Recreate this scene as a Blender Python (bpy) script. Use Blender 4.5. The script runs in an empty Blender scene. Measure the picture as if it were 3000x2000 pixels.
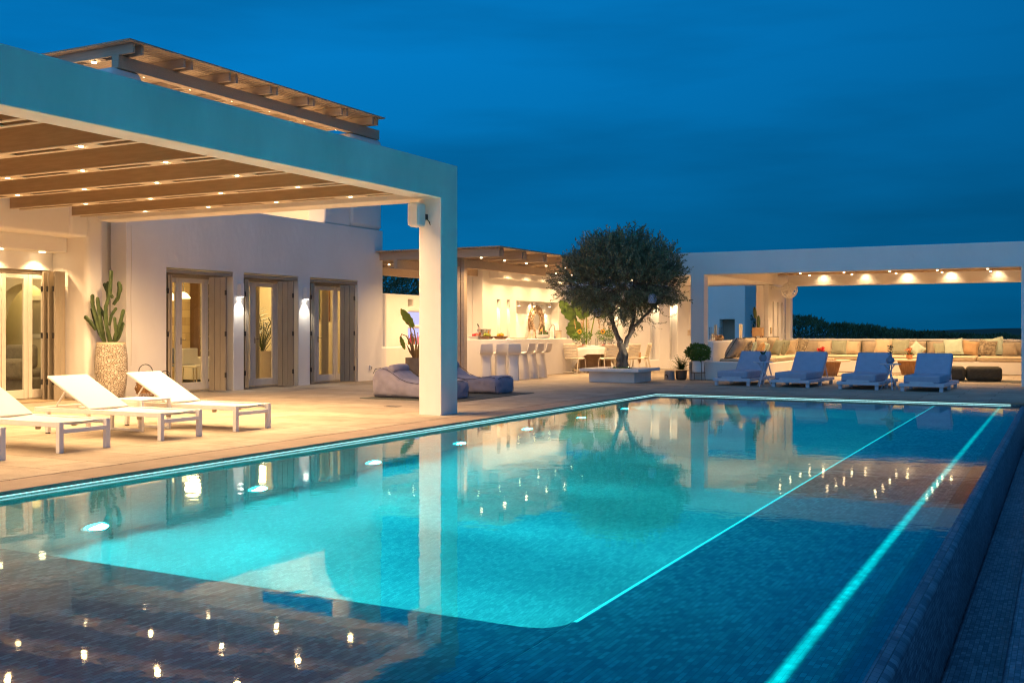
import bpy, bmesh, math, random
from mathutils import Vector, Matrix
random.seed(7)
R = math.radians
scene = bpy.context.scene
COL = scene.collection

# ------------------------------------------------------------------ helpers
class MB:
    """Collects shapes in world coordinates; build() links them as ONE mesh object."""
    def __init__(self):
        self.v = []; self.f = []
    def add(self, vs, fs):
        n = len(self.v)
        self.v += [tuple(p) for p in vs]
        self.f += [tuple(i + n for i in f) for f in fs]
        return self
    def box(self, x0, x1, y0, y1, z0, z1):
        vs = [(x0,y0,z0),(x1,y0,z0),(x1,y1,z0),(x0,y1,z0),(x0,y0,z1),(x1,y0,z1),(x1,y1,z1),(x0,y1,z1)]
        return self.add(vs, [(0,3,2,1),(4,5,6,7),(0,1,5,4),(1,2,6,5),(2,3,7,6),(3,0,4,7)])
    def obox(self, c, s, rz=0, rx=0, ry=0):
        m = Matrix.Translation(c) @ Matrix.Rotation(rz,4,'Z') @ Matrix.Rotation(rx,4,'X') @ Matrix.Rotation(ry,4,'Y')
        hx,hy,hz = s[0]/2,s[1]/2,s[2]/2
        vs = [m @ Vector(p) for p in ((-hx,-hy,-hz),(hx,-hy,-hz),(hx,hy,-hz),(-hx,hy,-hz),(-hx,-hy,hz),(hx,-hy,hz),(hx,hy,hz),(-hx,hy,hz))]
        return self.add(vs, [(0,3,2,1),(4,5,6,7),(0,1,5,4),(1,2,6,5),(2,3,7,6),(3,0,4,7)])
    def bar(self, p0, p1, w, h=None):
        h = h or w
        p0, p1 = Vector(p0), Vector(p1); d = (p1-p0).normalized()
        up = Vector((0,0,1)) if abs(d.z) < .9 else Vector((1,0,0))
        a = d.cross(up).normalized()*w/2; b = a.cross(d).normalized()*h/2
        vs = [p0-a-b,p0+a-b,p0+a+b,p0-a+b,p1-a-b,p1+a-b,p1+a+b,p1-a+b]
        return self.add(vs, [(0,3,2,1),(4,5,6,7),(0,1,5,4),(1,2,6,5),(2,3,7,6),(3,0,4,7)])
    def tube(self, pts, rad, n=8):
        pts = [Vector(p) for p in pts]
        if not hasattr(rad,'__len__'): rad = [rad]*len(pts)
        rings = []; prev = None
        for i,p in enumerate(pts):
            d = (pts[min(i+1,len(pts)-1)]-pts[max(i-1,0)]).normalized()
            if prev is None:
                up = Vector((0,0,1)) if abs(d.z) < .9 else Vector((1,0,0))
                a = d.cross(up).normalized()
            else:
                a = (prev - d*prev.dot(d)).normalized()
            prev = a; b = d.cross(a)
            rings.append([p + (a*math.cos(t)+b*math.sin(t))*rad[i] for t in (2*math.pi*k/n for k in range(n))])
        vs = [q for r in rings for q in r]; fs = []
        for i in range(len(pts)-1):
            for k in range(n):
                fs.append((i*n+k, i*n+(k+1)%n, (i+1)*n+(k+1)%n, (i+1)*n+k))
        fs.append(tuple(range(n-1,-1,-1))); m = (len(pts)-1)*n
        fs.append(tuple(m+k for k in range(n)))
        return self.add(vs, fs)
    def ring(self, c, r, axis_a, axis_b, rad, n=24, m=6, t0=0, t1=2*math.pi):
        c = Vector(c); a = Vector(axis_a); b = Vector(axis_b)
        closed = abs(t1-t0-2*math.pi) < 1e-6
        k = n+1
        return self.tube([c+(a*math.cos(t0+(t1-t0)*i/n)+b*math.sin(t0+(t1-t0)*i/n))*r for i in range(k)], rad, m)
    def lathe(self, prof, c, n=24):
        vs = []; fs = []; k = len(prof)
        for i in range(n):
            t = 2*math.pi*i/n
            for r,z in prof: vs.append((c[0]+r*math.cos(t), c[1]+r*math.sin(t), c[2]+z))
        for i in range(n):
            j = (i+1)%n
            for q in range(k-1):
                fs.append((i*k+q, j*k+q, j*k+q+1, i*k+q+1))
        if prof[0][0] > 1e-4: fs.append(tuple(i*k for i in range(n-1,-1,-1)))
        if prof[-1][0] > 1e-4: fs.append(tuple(i*k+k-1 for i in range(n)))
        return self.add(vs, fs)
    def ell(self, c, r, nu=16, nv=10, rot=None):
        vs=[]; fs=[]
        for j in range(nv+1):
            ph = math.pi*j/nv
            for i in range(nu):
                t = 2*math.pi*i/nu
                p = Vector((r[0]*math.sin(ph)*math.cos(t), r[1]*math.sin(ph)*math.sin(t), -r[2]*math.cos(ph)))
                if rot: p = rot @ p
                vs.append(Vector(c)+p)
        for j in range(nv):
            for i in range(nu):
                k=(i+1)%nu
                fs.append((j*nu+i, j*nu+k, (j+1)*nu+k, (j+1)*nu+i))
        return self.add(vs, fs)
    def quad(self, a,b,c,d): return self.add([a,b,c,d],[(0,1,2,3)])
    def grid(self, axes, us, vs, holes, w0, w1):
        """Solid slab with through-holes. axes='YZX': u along Y, v along Z, thickness along X from w0 to w1."""
        us = sorted(set([round(u,4) for u in us]+[round(h[i],4) for h in holes for i in (0,1)]))
        vv = sorted(set([round(u,4) for u in vs]+[round(h[i],4) for h in holes for i in (2,3)]))
        nu, nv = len(us)-1, len(vv)-1
        def solid(i,j):
            if i<0 or j<0 or i>=nu or j>=nv: return False
            u=(us[i]+us[i+1])/2; v=(vv[j]+vv[j+1])/2
            return not any(h[0]<u<h[1] and h[2]<v<h[3] for h in holes)
        idx={}; verts=[]; faces=[]
        ia = {'X':0,'Y':1,'Z':2}
        def V(i,j,w):
            k=(i,j,w)
            if k not in idx:
                p=[0,0,0]; p[ia[axes[0]]]=us[i]; p[ia[axes[1]]]=vv[j]; p[ia[axes[2]]]=w1 if w else w0
                idx[k]=len(verts); verts.append(tuple(p))
            return idx[k]
        for i in range(nu):
            for j in range(nv):
                if not solid(i,j): continue
                faces.append((V(i,j,1),V(i+1,j,1),V(i+1,j+1,1),V(i,j+1,1)))
                faces.append((V(i,j,0),V(i,j+1,0),V(i+1,j+1,0),V(i+1,j,0)))
                if not solid(i-1,j): faces.append((V(i,j,0),V(i,j,1),V(i,j+1,1),V(i,j+1,0)))
                if not solid(i+1,j): faces.append((V(i+1,j,0),V(i+1,j+1,0),V(i+1,j+1,1),V(i+1,j,1)))
                if not solid(i,j-1): faces.append((V(i,j,0),V(i+1,j,0),V(i+1,j,1),V(i,j,1)))
                if not solid(i,j+1): faces.append((V(i,j+1,0),V(i,j+1,1),V(i+1,j+1,1),V(i+1,j+1,0)))
        return self.add(verts, faces)
    def leaf(self, p, d, nrm, L, W, bend=0.0):
        """A small pointed leaf: base p, direction d, width axis from nrm."""
        p=Vector(p); d=Vector(d).normalized(); s=d.cross(Vector(nrm))
        if s.length < 1e-4: s = d.cross(Vector((1,0,.3)))
        s = s.normalized()*W/2; up = s.cross(d).normalized()
        m = p + d*L*.45 + up*bend*L*.5
        return self.add([p, m-s, p+d*L, m+s], [(0,1,2,3)])
    def build(self, name, mat, parent=None, bevel=0, seg=2, smooth=35, recalc=True):
        off = Vector((0,0,0)); q = parent
        while q is not None: off += q.location; q = q.parent
        me = bpy.data.meshes.new(name)
        me.from_pydata([(x-off.x,y-off.y,z-off.z) for x,y,z in self.v], [], self.f)
        if recalc:
            bm = bmesh.new(); bm.from_mesh(me)
            bmesh.ops.recalc_face_normals(bm, faces=bm.faces)
            bm.to_mesh(me); bm.free()
        if smooth:
            me.shade_smooth(); me.set_sharp_from_angle(angle=R(smooth))
        me.materials.append(mat)
        o = bpy.data.objects.new(name, me); COL.objects.link(o); o.parent = parent
        if bevel:
            b = o.modifiers.new('bevel','BEVEL'); b.width = bevel; b.segments = seg; b.limit_method='ANGLE'; b.angle_limit=R(40); b.harden_normals=False
            me.shade_smooth(); me.set_sharp_from_angle(angle=R(60 if seg>2 else 50))
        return o

def tag(o, label=None, cat=None, group=None, kind=None):
    if label: o['label']=label
    if cat: o['category']=cat
    if group: o['group']=group
    if kind: o['kind']=kind
    return o
def thing(name, label, cat, loc=(0,0,0), group=None):
    o = bpy.data.objects.new(name, None); COL.objects.link(o); o.location = loc
    o.empty_display_size = .1
    return tag(o, label, cat, group)
def kids(o): return [c for c in ALLKIDS.get(o.name, [])]
def copy_tree(o, parent=None):
    c = o.copy(); COL.objects.link(c); c.parent = parent
    for ch in list(o.children): copy_tree(ch, c)
    return c
def place(proto, first, loc, rz, label, group=None):
    o = proto if first else copy_tree(proto)
    o.location = loc; o.rotation_euler.z = rz; o['label'] = label
    if group: o['group'] = group
    return o

# ------------------------------------------------------------------ materials
MATS = {}
def nodes_of(m):
    m.use_nodes = True; nt = m.node_tree; return nt, nt.nodes, nt.links
def mat(name, c, rough=.6, var=0.0, vscale=6.0, bump=0.0, bscale=40.0, metal=0.0, emit=None, estr=0.0, spec=.4, trans=0.0, ior=1.45, c2=None, sheen=0.0, stretch=None, detail=6):
    if name in MATS: return MATS[name]
    m = bpy.data.materials.new(name); nt,N,L = nodes_of(m)
    b = N['Principled BSDF']
    b.inputs['Base Color'].default_value = (*c,1); b.inputs['Roughness'].default_value = rough
    b.inputs['Metallic'].default_value = metal; b.inputs['Specular IOR Level'].default_value = spec
    b.inputs['Transmission Weight'].default_value = trans; b.inputs['IOR'].default_value = ior
    if sheen: b.inputs['Sheen Weight'].default_value = sheen
    if emit: b.inputs['Emission Color'].default_value = (*emit,1); b.inputs['Emission Strength'].default_value = estr
    tc = N.new('ShaderNodeTexCoord'); mp = N.new('ShaderNodeMapping'); L.new(tc.outputs['Object'], mp.inputs['Vector'])
    if stretch: mp.inputs['Scale'].default_value = stretch
    if var or c2:
        n = N.new('ShaderNodeTexNoise'); n.inputs['Scale'].default_value = vscale; n.inputs['Detail'].default_value = detail
        L.new(mp.outputs[0], n.inputs['Vector'])
        r = N.new('ShaderNodeValToRGB'); r.color_ramp.elements[0].position=.32; r.color_ramp.elements[1].position=.68
        d = c2 or tuple(min(1,x*(1+var)) for x in c); a = c if c2 else tuple(x*(1-var) for x in c)
        r.color_ramp.elements[0].color=(*a,1); r.color_ramp.elements[1].color=(*d,1)
        L.new(n.outputs['Fac'], r.inputs[0]); L.new(r.outputs[0], b.inputs['Base Color'])
    if bump:
        n2 = N.new('ShaderNodeTexNoise'); n2.inputs['Scale'].default_value = bscale; n2.inputs['Detail'].default_value = 5
        L.new(mp.outputs[0], n2.inputs['Vector'])
        bp = N.new('ShaderNodeBump'); bp.inputs['Strength'].default_value = bump; bp.inputs['Distance'].default_value = .02
        L.new(n2.outputs['Fac'], bp.inputs['Height']); L.new(bp.outputs[0], b.inputs['Normal'])
    MATS[name]=m; return m
def emis(name, c, s):
    m = bpy.data.materials.new(name); nt,N,L = nodes_of(m)
    N.remove(N['Principled BSDF']); e = N.new('ShaderNodeEmission'); e.inputs[0].default_value=(*c,1); e.inputs[1].default_value=s
    L.new(e.outputs[0], N['Material Output'].inputs[0]); MATS[name]=m; return m

WARM = (1.0,.62,.29)
M_plaster = mat('white_plaster',(.78,.75,.70),.88,c2=(.83,.80,.76),vscale=1.3,stretch=(1,1,.6),bump=.3,bscale=8,spec=.2,detail=9)
M_plaster_fine = mat('plaster_fine',(.70,.67,.63),.85,c2=(.83,.80,.76),vscale=1.5,stretch=(1,1,.5),bump=.25,bscale=11,spec=.2,detail=9)
M_taupe = mat('taupe_timber',(.46,.36,.26),.55,c2=(.53,.42,.31),vscale=3,stretch=(1,12,12),bump=.08,bscale=30)
M_joist = mat('brown_timber_joist',(.33,.235,.135),.6,c2=(.40,.285,.17),vscale=3,stretch=(1,12,12),bump=.08,bscale=30)
M_orange = mat('dull_orange_pillow',(.50,.32,.17),.9,c2=(.57,.38,.21),vscale=9,bump=.3,bscale=14)
M_slat = mat('slat_timber',(.42,.32,.23),.6,c2=(.50,.39,.28),vscale=3,stretch=(14,1,14))
M_whitemetal = mat('white_powder_metal',(.80,.77,.72),.4,var=.03,vscale=8)
M_sling = mat('white_sling_fabric',(.66,.64,.60),.75,var=.03,vscale=90,bump=.15,bscale=300)
M_shutter = mat('grey_green_shutter_paint',(.31,.265,.20),.5,c2=(.35,.30,.23),vscale=5,stretch=(3,3,.6),bump=.05,bscale=60)
M_frame = mat('door_frame_paint',(.66,.61,.53),.45,var=.04)
M_dark = mat('dark_metal',(.03,.028,.026),.45,var=.1)
M_steel = mat('brushed_steel',(.6,.58,.55),.22,metal=1,var=.05)
M_beanbag = mat('lilac_grey_outdoor_fabric',(.23,.215,.285),.85,c2=(.28,.26,.335),vscale=7,bump=.35,bscale=9,sheen=.2)
M_seam = mat('dark_seam_piping',(.08,.075,.09),.8,var=.1)
M_rug = mat('dark_green_rug',(.08,.085,.075),.95,c2=(.13,.13,.11),vscale=60,bump=.4,bscale=160)
M_concrete = mat('brown_grey_concrete',(.24,.19,.14),.8,c2=(.31,.25,.18),vscale=5,bump=.15,bscale=30)
M_soil = mat('soil',(.05,.035,.025),.95,var=.3,vscale=30,bump=.6)
M_cactus = mat('cactus_skin',(.035,.06,.022),.55,c2=(.08,.115,.04),vscale=14,bump=.2,bscale=25)
M_olive = mat('olive_leaf',(.09,.10,.04),.5,c2=(.29,.30,.16),vscale=5,spec=.5)
M_bark = mat('olive_bark',(.10,.07,.05),.9,c2=(.22,.175,.13),vscale=6,stretch=(3,3,.8),bump=1.0,bscale=14)
M_leafdark = mat('glossy_dark_leaf',(.025,.05,.014),.4,c2=(.085,.12,.035),vscale=2.0,spec=.6)
M_hedge = mat('hedge_leaf',(.025,.055,.022),.55,c2=(.085,.14,.06),vscale=1.5)
M_leafgreen = mat('bush_leaf',(.06,.13,.02),.5,c2=(.14,.25,.04),vscale=8)
M_banana = mat('banana_leaf',(.05,.10,.02),.4,c2=(.12,.19,.03),vscale=3,stretch=(1,1,4),spec=.5)
M_strelitzia = mat('strelitzia_leaf',(.13,.20,.02),.4,c2=(.24,.30,.03),vscale=4,spec=.5)
M_stalk = mat('brown_stalk',(.16,.09,.035),.6,c2=(.24,.15,.05),vscale=8)
M_wicker = mat('wicker',(.20,.10,.04),.7,c2=(.36,.20,.08),vscale=26,stretch=(1,1,5),bump=.5,bscale=60)
M_glass = mat('clear_glass',(.95,.97,.96),.02,trans=1.0,ior=1.45,spec=.5)
M_mirror = mat('mirror_glass',(.9,.9,.88),.03,metal=1.0)
M_linen = mat('white_linen',(.80,.78,.74),.85,var=.03,vscale=30,bump=.2,bscale=60)
M_cushblue = mat('blue_grey_lounger_fabric',(.32,.37,.48),.85,c2=(.37,.42,.53),vscale=8,bump=.2,bscale=120)
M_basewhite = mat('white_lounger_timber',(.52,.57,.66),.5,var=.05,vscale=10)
M_beige = mat('beige_cushion',(.40,.33,.24),.9,c2=(.47,.39,.29),vscale=9,bump=.3,bscale=12)
M_sand = mat('sand_cushion',(.55,.44,.30),.9,c2=(.62,.50,.35),vscale=9,bump=.3,bscale=12)
M_sage = mat('sage_pillow',(.30,.32,.24),.9,c2=(.36,.38,.28),vscale=9,bump=.3,bscale=14)
M_mint = mat('mint_pillow',(.46,.56,.46),.9,c2=(.54,.63,.53),vscale=9,bump=.3,bscale=14)
M_pattern = mat('brown_pattern_pillow',(.14,.11,.08),.9,c2=(.45,.38,.27),vscale=16,bump=.3,bscale=14,detail=2)
M_piping = mat('cushion_piping',(.09,.09,.07),.8,var=.1)
M_pouf = mat('dark_olive_pouf',(.055,.05,.035),.9,c2=(.085,.075,.05),vscale=20,bump=.4,bscale=90)
M_wood = mat('warm_wood',(.30,.15,.06),.55,c2=(.42,.23,.10),vscale=4,stretch=(6,6,1),bump=.1,bscale=30)
M_terracotta = mat('terracotta',(.42,.20,.10),.8,var=.12,vscale=12)
M_red = mat('red_petal',(.55,.02,.03),.5,var=.2,vscale=30)
M_yellow = mat('yellow_petal',(.75,.42,.03),.5,var=.15,vscale=30)
M_orangefruit = mat('orange_peel',(.70,.28,.03),.45,var=.1,bump=.2,bscale=90)
M_lime = mat('lime_peel',(.30,.36,.04),.45,var=.12)
M_pampas = mat('dry_pampas',(.50,.33,.18),.9,var=.15,vscale=30)
M_shell = mat('shell_mosaic',(.24,.14,.08),.5,c2=(.58,.45,.32),vscale=20,bump=.8,bscale=30,detail=2)
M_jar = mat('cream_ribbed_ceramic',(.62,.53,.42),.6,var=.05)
M_bowl = mat('white_ceramic',(.82,.80,.76),.3,var=.02)
M_traybrown = mat('brown_tray',(.16,.09,.05),.5,var=.1)
M_stool = mat('white_moulded_plastic',(.80,.76,.70),.45,var=.02,vscale=3)
M_chair = mat('cream_cord_chair',(.82,.74,.58),.6,var=.05,vscale=30)
M_tablebase = mat('ochre_stone_base',(.52,.35,.19),.8,c2=(.60,.42,.24),vscale=6,bump=.2)
M_lantern = mat('blue_pierced_ceramic',(.28,.34,.46),.5,c2=(.40,.46,.56),vscale=20)
M_stonepot = None
M_greyclay = mat('grey_clay',(.28,.26,.25),.8,var=.1,vscale=14,bump=.2)
M_sofa = mat('grey_sofa_fabric',(.22,.20,.15),.9,c2=(.27,.245,.19),vscale=14,bump=.3,bscale=70)
M_curtain = mat('cream_curtain',(.62,.52,.33),.85,var=.05,stretch=(6,6,.3))
M_book = mat('book_spines',(.06,.04,.02),.7,c2=(.22,.18,.11),vscale=14,stretch=(1,6,.4),detail=1)
M_innerwall = mat('interior_plaster',(.74,.66,.46),.9,c2=(.78,.70,.50),vscale=2)
M_innerfloor = mat('interior_floor',(.34,.26,.17),.5,c2=(.40,.31,.20),vscale=3)
M_land = mat('dark_scrubland',(.030,.034,.022),.95,c2=(.055,.058,.036),vscale=.35,bump=.3,bscale=3)
M_candle = mat('wax_candle',(.80,.70,.52),.5,var=.03)
M_towel = mat('ochre_towel',(.46,.27,.13),.95,c2=(.54,.34,.18),vscale=25,bump=.5,bscale=80)
M_sconce = mat('sconce_white',(.78,.76,.74),.5,var=.02)
M_fig = mat('ornament_blue_clay',(.20,.23,.30),.5,var=.1)

# emitters (real lamps of the place, plus one painted band of light)
M_lampwarm = emis('lamp_lens_warm',(1.0,.74,.40),18)
M_lampwhite = emis('lamp_lens_white',(1.0,.94,.82),22)
M_led = emis('led_strip_cyan',(.50,.97,1.0),1.5)
M_led2 = emis('led_line_white_cyan',(.45,1,1),1.6)
def painted_light_band():  # light cast on the shelf tiles, painted as a soft-edged glow
    m=bpy.data.materials.new('painted_light_teal'); nt,N,L=nodes_of(m); N.remove(N['Principled BSDF'])
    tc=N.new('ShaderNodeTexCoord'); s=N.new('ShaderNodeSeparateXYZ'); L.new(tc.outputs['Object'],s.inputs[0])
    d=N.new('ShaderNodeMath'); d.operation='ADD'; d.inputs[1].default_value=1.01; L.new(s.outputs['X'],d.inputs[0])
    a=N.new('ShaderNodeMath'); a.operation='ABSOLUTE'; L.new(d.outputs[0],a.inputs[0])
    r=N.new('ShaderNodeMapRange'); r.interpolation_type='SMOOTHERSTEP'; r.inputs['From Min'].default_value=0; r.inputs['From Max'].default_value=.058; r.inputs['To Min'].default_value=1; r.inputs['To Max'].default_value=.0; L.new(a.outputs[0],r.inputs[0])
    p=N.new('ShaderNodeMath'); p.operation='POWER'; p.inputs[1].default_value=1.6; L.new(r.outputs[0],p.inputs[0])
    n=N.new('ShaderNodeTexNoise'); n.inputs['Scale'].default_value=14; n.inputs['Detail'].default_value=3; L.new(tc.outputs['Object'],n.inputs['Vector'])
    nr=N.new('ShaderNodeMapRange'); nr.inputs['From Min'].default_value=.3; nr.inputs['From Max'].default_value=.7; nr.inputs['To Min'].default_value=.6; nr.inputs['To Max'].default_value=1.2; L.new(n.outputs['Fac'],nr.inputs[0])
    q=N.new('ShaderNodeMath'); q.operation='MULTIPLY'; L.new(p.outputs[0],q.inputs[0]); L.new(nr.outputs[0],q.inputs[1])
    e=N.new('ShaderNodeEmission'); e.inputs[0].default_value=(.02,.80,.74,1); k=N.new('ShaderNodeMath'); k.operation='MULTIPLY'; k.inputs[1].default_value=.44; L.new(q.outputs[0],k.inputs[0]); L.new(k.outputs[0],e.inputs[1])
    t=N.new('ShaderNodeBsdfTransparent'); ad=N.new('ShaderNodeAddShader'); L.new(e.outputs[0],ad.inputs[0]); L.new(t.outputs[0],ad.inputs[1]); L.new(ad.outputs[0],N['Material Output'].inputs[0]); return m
M_lightteal = painted_light_band()
M_poollens = emis('pool_lamp_lens',(.80,1.0,1.0),7)
def water_body():
    m=bpy.data.materials.new('pool_water_body'); nt,N,L=nodes_of(m); N.remove(N['Principled BSDF'])
    v=N.new('ShaderNodeVolumeScatter'); v.inputs['Color'].default_value=(.55,.97,1,1); v.inputs['Density'].default_value=.07; v.inputs['Anisotropy'].default_value=.0
    L.new(v.outputs[0],N['Material Output'].inputs['Volume']); return m
M_waterbody = water_body()
M_violet = emis('shelf_light_violet',(.62,.60,1.0),1.1)
M_pendant = emis('pendant_shade',(1.0,.72,.36),3.5)

def special_materials():
    global M_shelf, M_stonepot, M_deck, M_coping, M_mosaic, M_water, M_gutter, M_innerstone, M_sea, M_pane
    # pot clad in little stone slivers
    m = bpy.data.materials.new('stone_sliver_cladding'); nt,N,L = nodes_of(m); b=N['Principled BSDF']
    tc=N.new('ShaderNodeTexCoord'); sx=N.new('ShaderNodeSeparateXYZ'); L.new(tc.outputs['Object'],sx.inputs[0])
    at=N.new('ShaderNodeMath'); at.operation='ARCTAN2'; L.new(sx.outputs['Y'],at.inputs[0]); L.new(sx.outputs['X'],at.inputs[1])
    mu=N.new('ShaderNodeMath'); mu.operation='MULTIPLY'; mu.inputs[1].default_value=.3; L.new(at.outputs[0],mu.inputs[0])
    nz=N.new('ShaderNodeTexNoise'); nz.inputs['Scale'].default_value=14; L.new(tc.outputs['Object'],nz.inputs['Vector'])
    ad=N.new('ShaderNodeMath'); ad.operation='MULTIPLY_ADD'; ad.inputs[1].default_value=.06; L.new(nz.outputs['Fac'],ad.inputs[0]); L.new(sx.outputs['Z'],ad.inputs[2])
    cb=N.new('ShaderNodeCombineXYZ'); L.new(mu.outputs[0],cb.inputs[0]); L.new(ad.outputs[0],cb.inputs[1])
    sc=N.new('ShaderNodeVectorMath'); sc.operation='MULTIPLY'; sc.inputs[1].default_value=(17,46,1); L.new(cb.outputs[0],sc.inputs[0])
    vo=N.new('ShaderNodeTexVoronoi'); vo.voronoi_dimensions='2D'; vo.inputs['Scale'].default_value=1; L.new(sc.outputs[0],vo.inputs['Vector'])
    ve=N.new('ShaderNodeTexVoronoi'); ve.voronoi_dimensions='2D'; ve.feature='DISTANCE_TO_EDGE'; ve.inputs['Scale'].default_value=1; L.new(sc.outputs[0],ve.inputs['Vector'])
    sp=N.new('ShaderNodeSeparateColor'); L.new(vo.outputs['Color'],sp.inputs[0])
    r1=N.new('ShaderNodeValToRGB'); r1.color_ramp.elements[0].color=(.44,.35,.25,1); r1.color_ramp.elements[1].color=(.74,.66,.54,1); L.new(sp.outputs[0],r1.inputs[0])
    r2=N.new('ShaderNodeMapRange'); r2.inputs['From Min'].default_value=.03; r2.inputs['From Max'].default_value=.14; r2.inputs['To Min'].default_value=.12; L.new(ve.outputs['Distance'],r2.inputs[0])
    ms=N.new('ShaderNodeVectorMath'); ms.operation='SCALE'; L.new(r1.outputs[0],ms.inputs[0]); L.new(r2.outputs[0],ms.inputs['Scale']); L.new(ms.outputs[0],b.inputs['Base Color'])
    bp=N.new('ShaderNodeBump'); bp.inputs['Strength'].default_value=.9; bp.inputs['Distance'].default_value=.015
    L.new(r2.outputs[0],bp.inputs['Height']); L.new(bp.outputs[0],b.inputs['Normal']); b.inputs['Roughness'].default_value=.85
    M_stonepot=m
    # terrace paving: large pale slabs, thin joints
    def paving(name, c1, c2, mort, bw, rh, ms, rot=0, gr=.5):
        m = bpy.data.materials.new(name); nt,N,L = nodes_of(m); b=N['Principled BSDF']
        tc=N.new('ShaderNodeTexCoord'); mp=N.new('ShaderNodeMapping'); mp.inputs['Rotation'].default_value=(0,0,rot); L.new(tc.outputs['Object'],mp.inputs[0])
        br=N.new('ShaderNodeTexBrick'); br.inputs['Scale'].default_value=1; br.inputs['Brick Width'].default_value=bw; br.inputs['Row Height'].default_value=rh; br.inputs['Mortar Size'].default_value=ms; br.inputs['Mortar Smooth'].default_value=.2
        br.inputs['Color1'].default_value=(*c1,1); br.inputs['Color2'].default_value=(*c2,1); br.inputs['Mortar'].default_value=(*mort,1); L.new(mp.outputs[0],br.inputs['Vector'])
        n=N.new('ShaderNodeTexNoise'); n.inputs['Scale'].default_value=2.2; n.inputs['Detail'].default_value=8; n.inputs['Roughness'].default_value=.65; L.new(mp.outputs[0],n.inputs['Vector'])
        n2=N.new('ShaderNodeTexNoise'); n2.inputs['Scale'].default_value=55; n2.inputs['Detail'].default_value=3; L.new(mp.outputs[0],n2.inputs['Vector'])
        av=N.new('ShaderNodeMath'); av.operation='MULTIPLY_ADD'; av.inputs[1].default_value=.45; L.new(n2.outputs['Fac'],av.inputs[0]); L.new(n.outputs['Fac'],av.inputs[2])
        r=N.new('ShaderNodeMapRange'); r.inputs['From Min'].default_value=.45; r.inputs['From Max'].default_value=1.0; r.inputs['To Min'].default_value=1-gr*.5; r.inputs['To Max'].default_value=1+gr*.35; L.new(av.outputs[0],r.inputs[0])
        mx=N.new('ShaderNodeVectorMath'); mx.operation='SCALE'; L.new(br.outputs['Color'],mx.inputs[0]); L.new(r.outputs[0],mx.inputs['Scale'])
        L.new(mx.outputs[0],b.inputs['Base Color']); b.inputs['Roughness'].default_value=.7; b.inputs['Specular IOR Level'].default_value=.3
        bp=N.new('ShaderNodeBump'); bp.inputs['Strength'].default_value=.25; bp.inputs['Distance'].default_value=.006; L.new(av.outputs[0],bp.inputs['Height']); L.new(bp.outputs[0],b.inputs['Normal'])
        return m
    M_deck = paving('terrace_stone',(.33,.27,.205),(.42,.35,.27),(.14,.11,.08),1.2,.6,.007,gr=.7)
    M_coping = paving('coping_stone',(.30,.225,.165),(.35,.265,.20),(.16,.12,.09),1.6,1.2,.004,rot=R(90),gr=.6)
    # mosaic tiles
    def mosaic(name, c1, c2, c3, mort, rough=.45):
        m = bpy.data.materials.new(name); nt,N,L = nodes_of(m); b=N['Principled BSDF']
        tc=N.new('ShaderNodeTexCoord'); s=N.new('ShaderNodeSeparateXYZ'); L.new(tc.outputs['Object'],s.inputs[0])
        a1=N.new('ShaderNodeMath'); a1.operation='ADD'; L.new(s.outputs['X'],a1.inputs[0]); L.new(s.outputs['Z'],a1.inputs[1])
        cb=N.new('ShaderNodeCombineXYZ'); L.new(s.outputs['Y'],cb.inputs[0]); L.new(a1.outputs[0],cb.inputs[1])
        br=N.new('ShaderNodeTexBrick'); br.inputs['Scale'].default_value=1; br.inputs['Brick Width'].default_value=.054; br.inputs['Row Height'].default_value=.027; br.inputs['Mortar Size'].default_value=.0018; br.inputs['Mortar Smooth'].default_value=.3; br.inputs['Bias'].default_value=-.1
        br.inputs['Color1'].default_value=(*c1,1); br.inputs['Color2'].default_value=(*c2,1); br.inputs['Mortar'].default_value=(*mort,1); L.new(cb.outputs[0],br.inputs['Vector'])
        n=N.new('ShaderNodeTexNoise'); n.inputs['Scale'].default_value=9; n.inputs['Detail'].default_value=4; L.new(cb.outputs[0],n.inputs['Vector'])
        n3=N.new('ShaderNodeTexNoise'); n3.inputs['Scale'].default_value=1.3; n3.inputs['Detail'].default_value=3; L.new(tc.outputs['Object'],n3.inputs['Vector'])
        mx=N.new('ShaderNodeMix'); mx.data_type='RGBA'; L.new(br.outputs['Color'],mx.inputs[6]); mx.inputs[7].default_value=(*c3,1)
        r=N.new('ShaderNodeMapRange'); r.inputs['From Min'].default_value=.45; r.inputs['From Max'].default_value=.7; r.inputs['To Max'].default_value=.55; L.new(n.outputs['Fac'],r.inputs[0]); L.new(r.outputs[0],mx.inputs[0])
        r3=N.new('ShaderNodeMapRange'); r3.inputs['From Min'].default_value=.3; r3.inputs['From Max'].default_value=.7; r3.inputs['To Min'].default_value=.82; r3.inputs['To Max'].default_value=1.15; L.new(n3.outputs['Fac'],r3.inputs[0])
        sc=N.new('ShaderNodeVectorMath'); sc.operation='SCALE'; L.new(mx.outputs[2],sc.inputs[0]); L.new(r3.outputs[0],sc.inputs['Scale'])
        L.new(sc.outputs[0],b.inputs['Base Color']); b.inputs['Roughness'].default_value=rough
        bp=N.new('ShaderNodeBump'); bp.inputs['Strength'].default_value=.5; bp.inputs['Distance'].default_value=.004; bp.invert=True; L.new(br.outputs['Fac'],bp.inputs['Height']); L.new(bp.outputs[0],b.inputs['Normal'])
        return m
    M_mosaic = mosaic('pool_mosaic',(.27,.32,.31),(.55,.60,.56),(.38,.42,.39),(.16,.19,.19))
    M_shelf = mosaic('pool_shelf_mosaic',(.26,.32,.32),(.72,.80,.76),(.42,.50,.48),(.15,.20,.20))
    M_gutter = mosaic('gutter_mosaic',(.06,.085,.13),(.22,.26,.32),(.12,.15,.19),(.03,.04,.06))
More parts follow.
